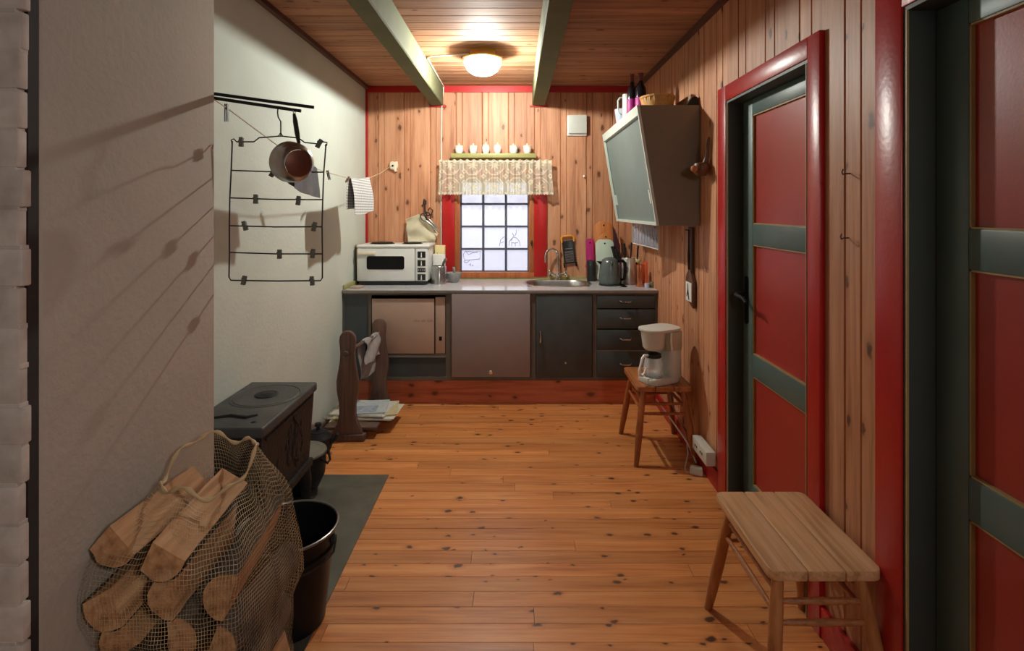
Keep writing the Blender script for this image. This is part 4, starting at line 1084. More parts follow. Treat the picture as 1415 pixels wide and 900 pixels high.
# wooden scoop on the right wall
q = at(973, 235, 2.98)
SCP = thing('wooden_ladle', 'dark turned wooden ladle hanging on the right wall by the cabinet', 'ladle', (XR-.04, 2.98, q.z))
b = MB(); b.lathe([(0, -.045), (.025, -.042), (.042, -.02), (.045, .0), (.038, .025), (.03, .03), (.03, .02), (.036, 0), (0, -.02)], (XR-.05, 2.99, q.z+.01), 28); b.build('cup', M_DARKBROWN, SCP)
MB().tube([(XR-.035, 2.985, q.z+.02), (XR-.02, 2.98, q.z+.08), (XR-.018, 2.975, q.z+.14), (XR-.012, 2.975, q.z+.18)], [.016, .012, .009, .006], 10).build('handle', M_DARKBROWN, SCP)
b = MB(); b.lathe([(0, 0), (.017, 0), (.018, .012), (.012, .016), (0, .016)], n=18, M=align((XR-.095, 2.965, q.z+.005), (-.5, -.8, 0)))
b.build('spout_knob', M_BOARDO, SCP)
# mangle board with label
q0 = at(946, 423, 3.30); 
MG = thing('mangle_board', 'dark wooden paddle with a white picture card hanging under the wall cabinet', 'paddle', (XR-.02, 3.28, q0.z))
def wallz(py): return CAMZ-(py-PY)*3.28/F
pts = [(XR-.026, y, z) for y, z in ((3.21, wallz(424)), (3.345, wallz(413)), (3.345, wallz(384)), (3.30, wallz(374)), (3.30, wallz(314)), (3.255, wallz(314)), (3.255, wallz(374)), (3.21, wallz(388)))]
MB().prism(pts, (.022, 0, 0), bev=.003).build('board', M_DARKBROWN, MG)
cd_ = MB().box(XR-.0285, XR-.0265, 3.225, 3.33, wallz(416), wallz(390)).build('picture_card', M_WHITECARD, MG, smooth=0)
zc = (wallz(416)+wallz(390))/2
f = MB(); f.prism([(XR-.0295, 3.285+a, zc+c) for a, c in ((-.024, -.048), (-.008, -.05), (.006, -.01), (.02, -.035), (.03, -.03), (.012, .012), (.016, .045), (.004, .05), (-.004, .015))], (.0012, 0, 0)); f.build('figure', M_BLACK, cd_, smooth=0)
b = MB(); b.tube([(XR-.03, 3.325, wallz(318)), (XR-.032, 3.26, wallz(318))], .004, 8); b.tube([(XR-.032, 3.262, wallz(318)), (XR-.034, 3.255, wallz(342)), (XR-.036, 3.25, wallz(352)), (XR-.034, 3.255, wallz(372))], [.004, .005, .008, .006], 8)
b.build('iron_fork', M_IRON, MG)
# small screw hooks on the near wall
for (px, py, lab) in ((1175, 240, 'upper small metal hook in the wall boards between the two doors'), (1173, 329, 'lower small metal hook in the wall boards between the two doors')):
    Y = XR*F/(px-PX); q = at(px, py, Y)
    b = MB(); b.tube([(XR+.003, Y, q.z), (XR-.015, Y, q.z), (XR-.026, Y-.004, q.z-.003), (XR-.03, Y-.005, q.z+.004), (XR-.026, Y-.005, q.z+.014)], .0022, 8)
    tag(b.build('screw_hook', M_RUST), lab, 'hook', 'screw hooks')

# ------------------------------------------------------------------ stools
def stool(label, loc, ms, ml, sw=.325, sl=.44, h=.45):
    R = thing('wooden_stool', label, 'stool', (0, 0, 0), 'wooden stools')
    n = 3
    for k in range(n):
        a = -sw/2+sw*k/n; c = a+sw/n
        b = MB()
        if k in (0, n-1):
            r = .028; pts = []
            for (x, y) in rrect(-sw/2, sw/2, -sl/2, sl/2, r, 6):
                if a-1e-6 <= x <= c+1e-6: pts.append((x, y))
            pts = [(a if x < a else c if x > c else x, y) for x, y in pts]
            if k == 0: pts = [(c-.0014, sl/2)]+[p for p in pts]+[(c-.0014, -sl/2)]
            else: pts = [(a+.0014, -sl/2)]+[p for p in pts if p[1] < 0]+[p for p in pts if p[1] > 0]+[(a+.0014, sl/2)]
            if k == n-1:
                low = sorted([p for p in pts[1:-1] if p[1] < 0], key=lambda p: (p[0], p[1])); hi = sorted([p for p in pts[1:-1] if p[1] > 0], key=lambda p: (-p[0], p[1]))
                pts = [(a+.0014, -sl/2)]+low+hi+[(a+.0014, sl/2)]
        else: pts = [(a+.0014, -sl/2), (c-.0014, -sl/2), (c-.0014, sl/2), (a+.0014, sl/2)]
        b.prism([(x, y, h-.03) for x, y in pts], (0, 0, .03), bev=.004); b.build('seat_board', ms, R)
    P = {}
    for sx in (-1, 1):
        for sy in (-1, 1):
            tp = Vector((sx*(sw/2-.045), sy*(sl/2-.05), h-.029)); bt = Vector((sx*(sw/2+.012), sy*(sl/2+.03), 0))
            P[sx, sy] = (tp, bt)
            b = MB(); ts = [0, .06, .3, .55, .8, 1]; rs = [.014, .017, .0195, .0205, .018, .014]
            b.tube([tp.lerp(bt, t) for t in ts], rs, 16); b.build('leg', ml, R)
    def rung(k1, k2, t, r=.009):
        a = P[k1][0].lerp(P[k1][1], t); c = P[k2][0].lerp(P[k2][1], t)
        b = MB(); b.tube([a, a.lerp(c, .5), c], [r*.8, r*1.15, r*.8], 10); b.build('rung', ml, R)
    for sx in (-1, 1):
        for t in (.14, .27): rung((sx, -1), (sx, 1), t)
    for sy in (-1, 1):
        for t in (.19, .32): rung((-1, sy), (1, sy), t)
    R.location = loc
    return R
s1 = stool('pale worn wooden stool in the foreground between the two red doors', (.885, 1.765, 0), M_STOOL, M_STOOLLEG)
s2 = copy_tree(s1); s2.location = (.862, 3.355, 0); s2['label'] = 'orange-brown wooden stool by the right wall, carrying the coffee maker'
s2.scale = (1, .92, 1)
for ch in [o for o in COL.objects if o.parent == s2]:
    ch.data = ch.data.copy(); ch.data.materials[0] = M_STOOL2 if ch.name.startswith('seat') else M_STOOL2LEG

# coffee maker on the far stool
kx, ky, kz = .865, 3.27, .4505
CMK = thing('coffee_maker', 'off-white drip coffee maker standing on the far stool', 'coffee maker', (kx, ky, kz))
Mc = Matrix.Translation((kx, ky, kz)) @ Matrix.Rotation(math.radians(28), 4, 'Z')
def cprism(name, pts2, z0, z1, m, bev=.006, top=None):
    b = MB(); b.prism([(x, y, z0) for x, y in pts2], (0, 0, z1-z0), bev=bev, M=Mc); return b.build(name, m, CMK)
def dshape(x0, x1, w, r): return rrect(x0, x1, -w/2, w/2, r, 8)
cprism('base_plate', dshape(-.125, .10, .165, .05), .0, .035, M_OFFWHITE)
b = MB(); b.lathe([(0, 0), (.055, 0), (.055, .005), (0, .006)], n=28, M=Mc @ Matrix.Translation((-.055, 0, .035))); b.build('hotplate', M_STEEL, CMK)
cprism('tower', dshape(.015, .105, .175, .035), .03, .21, M_OFFWHITE)
cprism('water_tank', dshape(-.002, .112, .185, .045), .195, .305, plain('smoky_beige_tank', lin(186, 178, 156), .35, var=.04))
b = MB(); b.lathe([(0, .195), (.048, .195), (.062, .21), (.074, .30), (.076, .306), (0, .306)], n=32, M=Mc @ Matrix.Translation((-.055, 0, 0))); b.build('filter_basket', M_OFFWHITE, CMK)
b = MB(); b.prism([(x, y, .306) for x, y in rrect(-.132, .118, -.09, .09, .07, 10)], (0, 0, .018), bev=.006, M=Mc); b.build('lid', M_OFFWHITE, CMK)
b = MB(); b.tube([Mc @ Vector((.005, -.093, .20)), Mc @ Vector((-.004, -.094, .255)), Mc @ Vector((-.002, -.094, .305))], .006, 8); b.build('tank_strip', M_PORC, CMK)
# glass pot
PT = thing('coffee_pot', 'glass coffee pot with white handle standing in the coffee maker', 'coffee pot', Mc @ Vector((-.055, 0, .042)))
b = MB(); b.lathe([(0, .0005), (.046, .0005), (.056, .015), (.06, .05), (.052, .09), (.045, .115), (.043, .115), (.05, .09), (.058, .05), (.054, .017), (0, .004)], n=32, M=Mc @ Matrix.Translation((-.055, 0, .041))); b.build('glass', M_CLEARGLASS, PT)
b = MB(); b.lathe([(.046, .108), (.049, .112), (.047, .13), (.02, .14), (0, .14)], n=28, M=Mc @ Matrix.Translation((-.055, 0, .041))); b.build('pot_lid', M_BLACKPLASTIC, PT)
hp = [(-.10, -.005, .165), (-.135, -.012, .17), (-.152, -.016, .158), (-.166, -.018, .12), (-.18, -.02, .09), (-.178, -.02, .065), (-.155, -.018, .055), (-.135, -.014, .07), (-.122, -.012, .10)]
b = MB(); b.tube([Mc @ Vector(p) for p in hp], [.007, .009, .009, .009, .009, .008, .007, .006, .005], 10); b.build('handle', M_PORC, PT)
# mains lead + power strip
b = MB(); b.tube([(.93, 3.36, .47), (.97, 3.56, .455), (1.0, 3.60, .38), (.985, 3.45, .25), (1.015, 3.25, .13), (.985, 3.12, .075), (.955, 3.08, .02), (.95, 3.05, .008), (1.0, 3.02, .007), (1.03, 3.03, .012), (1.045, 3.06, .03)], .004, 8)
tag(b.build('mains_lead', M_GREYCABLE), 'pale grey mains lead running from coffee maker down to the power strip', 'cable')
b = MB(); b.tube([at(907, 552, 3.42), at(922, 572, 3.36), at(938, 595, 3.25), at(950, 612, 3.18), at(962, 640, 3.1)], .0045, 8)
tag(b.build('extension_lead', M_CABLE), 'white lead behind the far stool, running diagonally to the wall', 'cable')
Yp0, Yp1 = 2.86, 3.09
PS = thing('power_strip', 'white socket strip on the wall above the floor beside the far door casing', 'socket', (XR-.025, 2.97, .07))
MB().box(XR-.068, XR-.017, Yp0, Yp1, .125, .20, bev=.006).build('housing', M_OFFWHITE, PS)
so = MB()
for k in range(2):
    for s in (-1, 1): so.lathe([(0, 0), (.006, 0), (.006, .002), (0, .002)], n=10, M=align((XR-.0685, Yp0+.075+k*.085+s*.012, .165), (-1, 0, 0)))
so.build('socket_holes', M_BLACK, PS)
b = MB(); q = (1.0, 3.0, 0)
b.prism([(.965, 3.03, .001), (1.03, 3.0, .001), (1.035, 3.04, .001), (.98, 3.06, .001)], (0, 0, .045), bev=.008)
tag(b.build('cable_switch', M_OFFWHITE), 'small grey-white foot switch on the floor below the power strip', 'switch')

# ------------------------------------------------------------------ stove corner
mt = MB(); mt.prism([(x, y, .0003) for x, y in rrect(XL+.01, -.712, CHY-.9, 3.025, .02, 3)], (0, 0, .003))
# plate must not run into the chimney: start at the chimney's end, with a tongue along its side
mt = MB(); mt.box(CHX+.005, -.712, 1.2, 3.025, .0003, .0035); mt.box(XL+.005, CHX+.005, CHY+.01, 3.025, .0003, .0035)
tag(mt.build('hearth_plate', M_MAT, smooth=0), 'dark steel plate on the floor under stove and bucket', 'hearth plate')
GZ = .004
sx0_, sx1_, sy0_, sy1_, stz = -1.275, -.958, 2.05, 2.61, .654
ST = thing('wood_stove', 'black cast iron box stove on legs beside the white wall', 'stove', ((sx0_+sx1_)/2, (sy0_+sy1_)/2, GZ))
def taper(z): return .0+.012*(.62-z)/.35
b = MB()
v = []
for z in (.285, .615):
    i = .03 if z < .3 else .012
    v.append([(sx0_+i, sy0_+i, z), (sx1_-i, sy0_+i, z), (sx1_-i, sy1_-i, z), (sx0_+i, sy1_-i, z)])
A = [b.bm.verts.new(p) for p in v[0]]; B = [b.bm.verts.new(p) for p in v[1]]
b.bm.faces.new(A[::-1]); b.bm.faces.new(B)
for k in range(4): b.bm.faces.new((A[k], A[(k+1) % 4], B[(k+1) % 4], B[k]))
b.build('body', M_IRON, ST)
MB().box(sx0_+.014, sx1_-.014, sy0_+.014, sy1_-.014, .262, .30, bev=.008).build('bottom_plate', M_IRON, ST)
tp = MB().box(sx0_, sx1_, sy0_, sy1_, .612, stz, bev=.010, seg=3).build('top_plate', M_IRONTOP, ST)
ccx, ccy = (sx0_+sx1_)/2+.005, sy1_-.20
MB().lathe([(.150, 0), (.150, .002), (.141, .004), (.138, .001), (.134, .004), (.02, .005), (0, .005)], (ccx, ccy, stz-.0005), 48).build('cooking_ring', M_IRONTOP, tp)
MB().lathe([(.046, 0), (.05, .003), (.045, .006), (.03, .004), (.02, .009), (0, .009)], (ccx+.0, ccy, stz+.003), 32).build('ring_lifter', M_IRON, tp)
rl = MB(); rl.tube([(ccx-.11, sy0_+.09, stz), (ccx-.03, sy0_+.12, stz+.001), (ccx+.04, sy0_+.10, stz+.001), (ccx+.07, sy0_+.13, stz)], [.006, .009, .009, .006], 8); rl.sphere((ccx+.09, sy0_+.06, stz), .012, (1, 1, .3), 10)
rl.build('cast_ornament', M_IRON, tp)
# relief on the long side
re = MB()
random.seed(3)
xx = lambda z: sx1_-.012-.018*(.615-z)/.33+.0
for k in range(46):
    y = (sy0_+sy1_)/2+random.gauss(.06, .045); z = .45+random.gauss(0, .07)
    if not (.33 < z < .59): continue
    re.sphere((xx(z)-.001, y, z), random.uniform(.010, .018), (.35, 1, 1.6), 10)
re.tube([(xx(z)-.001, (sy0_+sy1_)/2+.06+.03*math.sin(z*40), z) for z in (.335, .37, .41, .45, .49, .53, .57, .59)], .007, 8)
re.build('side_relief', M_IRON, ST)
bd = MB()
for (y0_, y1_, z0_, z1_) in ((sy0_+.05, sy1_-.05, .335, .345), (sy0_+.05, sy1_-.05, .585, .595)):
    MB().box(xx((z0_+z1_)/2)-.006, xx((z0_+z1_)/2)+.004, y0_, y1_, z0_, z1_).build('side_moulding', M_IRON, ST, smooth=0)
for (lx, ly, s, q) in ((sx0_+.05, sy0_+.06, -1, -1), (sx1_-.05, sy0_+.06, 1, -1), (sx0_+.05, sy1_-.06, -1, 1), (sx1_-.05, sy1_-.06, 1, 1)):
    lg = MB(); lg.tube([(lx, ly, .28), (lx+s*.012, ly+q*.012, .20), (lx+s*.014, ly+q*.012, .09), (lx+s*.024, ly+q*.02, .02), (lx+s*.03, ly+q*.024, GZ)], [.034, .026, .018, .017, .022], 12)
    lg.build('leg', M_IRON, ST)
MB().box(sx0_+.07, sx1_-.07, sy0_-.008, sy0_+.016, .36, .58, bev=.006).build('door', M_IRON, ST)
MB().tube([(ccx, sy1_-.03, .50), (ccx, sy1_+.06, .50)], .012, 10).build('damper_rod', M_IRON, ST)
fp = MB(); fp.tube([(ccx-.0, sy0_+.02, .45), (ccx, sy0_-.05, .45)], .01, 10); fp.sphere((ccx, sy0_-.06, .45), .016, n=12); fp.build('door_knob', M_IRON, ST)

# pot with lid behind the stove
px_, py_ = -1.135, 2.86
PO = thing('iron_pot', 'black iron pot with grey lid on the floor behind the stove', 'pot', (px_, py_, GZ))
MB().lathe([(0, 0), (.06, 0), (.09, .02), (.118, .08), (.125, .15), (.122, .185), (.13, .19), (.13, .197), (.118, .197), (0, .195)], (px_, py_, GZ), 40).build('pot_body', M_IRON, PO)
MB().lathe([(.128, 0), (.126, .008), (.115, .010), (.105, .006), (.06, .014), (0, .018)], (px_, py_, GZ+.197), 40).build('pot_lid', plain('grey_lid_metal', lin(130, 128, 118), .45, metal=.6, var=.15), PO)
MB().tube([(px_+.125, py_-.05, GZ+.185), (px_+.145, py_-.02, GZ+.15), (px_+.145, py_+.02, GZ+.15), (px_+.125, py_+.05, GZ+.185)], .006, 8).build('handle', M_IRON, PO)
# dark kettle with knob near the wall, beyond the pot
qx, qy = -1.215, 3.32
KE = thing('cast_iron_kettle', 'low black iron kettle on the floor between stove and wooden rack', 'kettle', (qx, qy, 0))
MB().lathe([(0, 0), (.07, 0), (.082, .03), (.08, .09), (.055, .12), (.0, .125)], (qx, qy, .0005), 32).build('kettle_body', M_IRON, KE)
MB().lathe([(.05, 0), (.045, .01), (.012, .016), (.01, .03), (.02, .042), (.018, .056), (0, .062)], (qx, qy, .118), 24).build('kettle_lid', M_IRON, KE)
MB().tube([(qx+.07, qy, .06), (qx+.11, qy-.01, .085), (qx+.125, qy-.015, .115)], [.02, .014, .011], 12).build('spout', M_IRON, KE)

# coal bucket
bx_, by_ = -.822, 1.955
BU = thing('coal_bucket', 'black enamel bucket with raised hoop handle beside the firewood sack', 'bucket', (bx_, by_, GZ))
MB().lathe([(0, .012), (.118, .012), (.122, 0), (.126, 0), (.128, .02), (.158, .30), (.170, .33), (.172, .336), (.166, .337), (.154, .30), (.124, .022), (0, .02)], (bx_, by_, GZ), 56).build('pail', M_BLACK, BU)
MB().tube([(bx_+.170*math.cos(2*PI*k/48), by_+.170*math.sin(2*PI*k/48), GZ+.336) for k in range(48)], .005, 8, closed=True).build('rim', plain('worn_rim', lin(120, 118, 114), .3, metal=.6), BU)
MB().lathe([(.153, .235), (.158, .238), (.161, .265), (.157, .268)], (bx_, by_, GZ), 56).build('band', M_BLACK, BU)
ha = [(bx_+.170, by_, GZ+.29)]+[(bx_+.178*math.cos(t), by_-.178*math.sin(t), GZ+.27-.02*math.sin(t)) for t in [PI*k/16 for k in range(1, 16)]]+[(bx_-.170, by_, GZ+.29)]
MB().tube(ha, .004, 8).build('bail_handle', M_IRON, BU)
er = MB(); er.lathe([(0, 0), (.016, 0), (.014, .012), (0, .013)], n=14, M=align((bx_+.158, by_, GZ+.29), (1, 0, 0))); er.lathe([(0, 0), (.016, 0), (.014, .012), (0, .013)], n=14, M=align((bx_-.158, by_, GZ+.29), (-1, 0, 0)))
er.build('ear', M_IRON, BU)

# carved wooden rack with newspapers
RY0, RY1 = 3.49, 4.02
RX = -1.105
RK = thing('carved_rack', 'dark wooden floor rack with two carved paddle uprights by the white wall', 'rack', (RX, (RY0+RY1)/2, 0))
prof = [(.0, .098), (.03, .100), (.06, .092), (.11, .066), (.17, .052), (.24, .054), (.32, .068), (.38, .070), (.44, .060), (.50, .049), (.56, .045), (.60, .048), (.64, .052), (.67, .048), (.692, .032), (.702, .012)]
for (yy, dz, sxn) in ((RY0, 0, 0), (RY1-.01, 0, .07)):
    b = MB(); xo = RX+sxn+.02
    sc_ = 1 if sxn == 0 else .96
    loopp = [(xo+w, yy-.02, z*sc_) for z, w in prof]+[(xo-w, yy-.02, z*sc_) for z, w in prof[::-1]]
    b.prism(loopp, (0, .036, 0), bev=.006); up = b.build('upright', M_DARKWOOD, RK)
    p_ = MB(); p_.lathe([(0, 0), (.018, 0), (.018, .018), (.012, .024), (0, .025)], n=18, M=align((xo-.004, yy-.02, .565), (0, -1, 0))); p_.build('peg', M_DARKWOOD, up)
    fb = MB().box(xo-.085, xo+.115, yy-.035, yy+.05, 0, .045, bev=.010).build('foot', M_DARKWOOD, RK)
b = MB(); b.tube([(RX+.016, RY0+.012, .565), (RX+.05, (RY0+RY1)/2, .565), (RX+.086, RY1-.03, .565)], .014, 12); b.build('top_rail', M_DARKWOOD, RK)
MB().box(RX-.14, RX+.20, RY0+.014, RY1-.028, .055, .075, bev=.004).build('shelf', M_DARKWOOD, RK)
# newspapers
random.seed(11)
labs = ['yellowed newspaper at the bottom of the pile in the carved rack', 'newspaper second from the bottom of the pile in the carved rack', 'yellowish newspaper in the middle of the pile in the carved rack', 'newspaper second from the top of the pile in the carved rack', 'blue-grey folded newspaper on top of the pile in the carved rack']
zz = .0755
for i, (m, w, l, ox, oy, a, th) in enumerate(((M_PAPERY, .40, .29, .05, 0, .10, .009), (M_PAPER, .46, .29, .055, .0, -.06, .010), (M_PAPERY, .40, .28, .07, .005, .16, .008), (M_PAPER, .38, .29, .05, .01, -.10, .009), (M_PAPERB, .30, .26, .05, .0, .10, .008))):
    N_ = thing('newspaper', labs[i], 'newspaper', (RX+ox, 3.74+oy, zz), 'newspapers in the rack')
    Mn = Matrix.Translation((RX+ox, 3.745+oy, zz)) @ Matrix.Rotation(a, 4, 'Z')
    b = MB()
    for k in range(3):
        t0 = th*k/3; dx = .006*k*random.choice((-1, 1))
        b.box(-w/2+dx, w/2+dx, -l/2+.003*k, l/2-.003*k, t0, t0+th/3-.0004, M=Mn)
    b.build('sheets', m, N_, smooth=0)
    if i == 4:
        b = MB(); b.box(-w/2+.03, w/2-.05, -l/2+.02, l/2-.12, th-.0004, th+.0004, M=Mn); b.build('printed_photo', plain('print_grey', lin(150, 160, 172), .9, var=.3, scale=50), N_, smooth=0)
    zz += th+.0006
# grey rag over the top rail
def rag(u, v):
    s = (v-.5)*.60
    yc = RY0+.235+.25*u; x0 = RX+.016+.07*(yc-RY0)/.52
    ww = .018
    if abs(s) < .03: x = x0+ww*math.sin(s/.03*PI/2); z = .565+ww*math.cos(s/.03*PI/2)
    else:
        x = x0+math.copysign(ww+.012*math.sin(abs(s)*20+u*6)+.03*(abs(s)-.03), s); z = .565-(abs(s)-.03)*(1.0 if s < 0 else .55)
    return (x, yc+.012*math.sin(s*14+u*4), z+.006*math.sin(u*9))
b = MB(); b.grid(rag, 16, 44); tag(b.build('grey_rag', M_CLOTHG, solid=.003, smooth=60), 'pale grey rag draped over the rail of the carved rack', 'cloth')

# ------------------------------------------------------------------ drying arms, hanger, pan, cord
AR = thing('drying_arm', 'dark folding drying arm with two rods fixed to the chimney', 'drying rack', (CHX, CHY+.01, 1.86))
MB().box(-1.13, -1.05, CHY, CHY+.016, 1.83, 1.93, bev=.003).build('wall_bracket', M_IRON, AR)
e1, e2 = at(434, 148.5, 1.96), at(416, 153.5, 1.925)
p1 = at(284, 128.5, 1.885); p2 = at(284, 129.5, 1.88)
MB().tube([p1+Vector((-.0, -.008, 0)), e1], .0058, 10).build('rod', M_IRON, AR)
MB().tube([p2+Vector((-.0, -.008, -.012)), e2], .0058, 10).build('rod', M_IRON, AR)
# trouser hanger
HY = 1.915
HG = thing('clothes_hanger', 'dark wire multi-bar hanger with clips hanging from the drying arm', 'hanger', at(383, 390, HY))
def hp_(x, y): return at(x, y, HY)
fr = MB()
hookp = [hp_(386.5, 151)+Vector((0, -.006, 0)), hp_(383, 152), hp_(384, 161), hp_(387.5, 167), hp_(388, 186)]
r = .0024
fr.tube([hp_(389, 149.6), hp_(386.5, 148.6), hp_(384, 150.5), hp_(383.6, 156), hp_(384.5, 162), hp_(388, 168), hp_(388, 187)], r, 8)
fr.tube([hp_(388, 183.5), hp_(385, 187.5), hp_(391, 188), hp_(388, 183.5)], r, 8)
fr.tube([hp_(320.5, 197), hp_(319.5, 193.5), hp_(323, 192), hp_(327, 196), hp_(351, 196), hp_(358, 190.5), hp_(388, 188), hp_(413, 191), hp_(421, 197), hp_(440, 199), hp_(446, 196), hp_(452, 197), hp_(451.5, 201), hp_(449, 201.5)], r, 8)
fr.tube([hp_(321, 195), hp_(319.5, 236), hp_(317.5, 275), hp_(317, 312), hp_(317, 349), hp_(316.5, 383), hp_(319, 387.5), hp_(383, 388.5), hp_(443, 388), hp_(445.5, 384), hp_(445.5, 350), hp_(445, 313), hp_(446, 275), hp_(447.5, 237), hp_(450.5, 199)], r*1.1, 8)
fr.build('wire_frame', M_WIRE, HG)
for (a, b_, c, d) in ((319.5, 235.5, 447.5, 238), (317.5, 273.5, 445.5, 276), (317, 312, 445, 313.5), (317, 349, 445.5, 351)):
    MB().tube([hp_(a, b_), hp_((a+c)/2, (b_+d)/2+1), hp_(c, d)], r, 8).build('cross_bar', M_WIRE, HG)
def clip(x, y, rot=0):
    c = hp_(x, y); M = Matrix.Translation(c) @ Matrix.Rotation(rot, 4, 'Y')
    b = MB()
    b.prism([(-.006, -.0075, -.017), (.009, -.0075, -.017), (.0075, -.0075, .006), (.009, -.0075, .016), (-.005, -.0075, .016), (-.004, -.0075, .006)], (0, .005, 0), bev=.001, M=M)
    b.prism([(-.009, .003, -.017), (.007, .003, -.017), (.006, .003, .006), (.007, .003, .014), (-.007, .003, .014), (-.006, .003, .006)], (0, .005, 0), bev=.001, M=M)
    b.tube([M @ Vector((-.008, 0, .004)), M @ Vector((.008, 0, .004))], .0045, 8)
    b.build('clip', M_PEG, HG)
for (x, y, a) in ((333, 196, 0), (441, 198, .5), (377, 238, .5), (353, 275, 0), (412, 277, .1), (338, 312, -.3), (434, 313, .2), (386, 351, 0), (432, 350, .1), (337, 387, .2), (431, 388, -.1)): clip(x, y, a)
# saucepan
PA = thing('saucepan', 'steel saucepan with copper bottom hanging from the drying arm by its handle', 'saucepan', at(410, 253, 1.90))
c = at(408, 225, 1.872); ax = Vector((.72, -.68, -.13)).normalized()
Mp = align(c+Vector((0, .0, 0)), ax)
MB().lathe([(.070, -.045), (.072, -.043), (.0705, -.04), (.069, -.01), (.062, .012), (.050, .024), (.0475, .0255), (.046, .0235), (.059, .01), (.066, -.012), (.068, -.04)], n=48, M=Mp).build('pan_side', M_STEEL, PA)
MB().lathe([(0, .022), (.045, .022), (.0455, .026), (.042, .028), (0, .028)], n=40, M=Mp).build('pan_bottom', M_COPPERPAN, PA)
h0 = at(413, 199, 1.905); h1 = at(406.5, 157.5, 1.925)
MB().tube([at(411.5, 206, 1.892), h0, h0.lerp(h1, .35), h0.lerp(h1, .75), h1], [.005, .0055, .0085, .0085, .005], 10).build('handle', M_BLACKPLASTIC, PA)
MB().tube([h1+Vector((.0, 0, -.002))]+[h1+Vector((.0, .009*math.sin(t), .008-.008*math.cos(t))) for t in [2*PI*k/12 for k in range(13)]], .002, 6).build('hanging_loop', M_STEEL, PA)
# clothes line
CX = -1.05
def onX(px, py, X=CX):
    Y = X*F/(px-PX); return Vector((X, Y, CAMZ-(py-PY)*Y/F))
a0 = Vector((-1.04, CHY+.002, at(297, 137, CHY).z)); a1 = Vector((hk.x-.02, 4.708, hk.z))
lp_ = [a0, onX(313, 149), onX(352, 178), onX(390, 206), onX(415, 223), onX(437, 233), onX(452, 238.5), Vector((-1.068, 3.46, at(0, 246.5, 3.46).z)), Vector((-1.07, 3.72, at(0, 248, 3.72).z)), Vector((-1.074, 3.96, at(0, 246, 3.96).z)), Vector((-1.077, 4.3, at(0, 239, 4.3).z)), a1]
b = MB(); b.tube(lp_, .0022, 8); tag(b.build('clothes_line', M_CORD), 'thin sagging clothes line from chimney to the hook on the back wall', 'line')
def cordat(Y):
    for p, q in zip(lp_, lp_[1:]):
        if p.y <= Y <= q.y: return p.lerp(q, (Y-p.y)/(q.y-p.y))
    return lp_[-1]
def drape(y0, y1, lf, lb, amp, skew=0):
    def fn(u, v):
        L_ = lf+lb+.02; s = v*L_-lb-.01
        p = cordat(y0+(y1-y0)*u)
        rr = .0075
        if abs(s) < .01: x = rr*math.sin(s/.01*PI/2); z = rr*math.cos(s/.01*PI/2)-.001
        else: x = math.copysign(rr+(abs(s)-.01)*.04+amp*.5*(1+math.sin(u*13+s*7))*min(1, abs(s)*8), s); z = -(abs(s)-.01)
        return (p.x+x, p.y+amp*math.sin(s*20+u*5)+skew*s, p.z+z)
    return fn
b = MB(); b.grid(drape(3.47, 3.94, .235, .20, .012, .15), 28, 40); tag(b.build('tea_towel', M_CHECK, solid=.002, smooth=60), 'checked white tea towel hanging on the clothes line near the back wall', 'towel')
b = MB(); b.grid(drape(2.52, 2.84, .155, .13, .006), 18, 30); tag(b.build('dish_cloth', M_CLOTHD, solid=.002, smooth=60), 'dark grey dish cloth on the clothes line behind the saucepan', 'cloth')
def peg(Y, lab, m, tilt=0, hang=.05):
    p = cordat(Y); b = MB()
    for s in (-1, 1):
        b.prism([(p.x+s*.0035-.002, p.y-.005, p.z+.014), (p.x+s*.0035+.002, p.y-.005, p.z+.014), (p.x+s*.0045+.0015, p.y-.005, p.z-hang), (p.x+s*.0045-.0015, p.y-.005, p.z-hang)], (0, .01, 0), M=rotm(p, (tilt, 0, 0)))
    tag(b.build('clothes_peg', m, smooth=0), lab, 'clothes peg', 'clothes pegs on the line')
peg(onX(313, 149).y, 'clothes peg hanging on the line next to the chimney edge', M_PEG)
peg(3.02, 'crossed dark peg on the line right of the hanger', M_BLACKPLASTIC, .6, .045)
peg(3.44, 'dark peg on the line at the left edge of the checked towel', M_DARKWOOD, -1.0, .05)

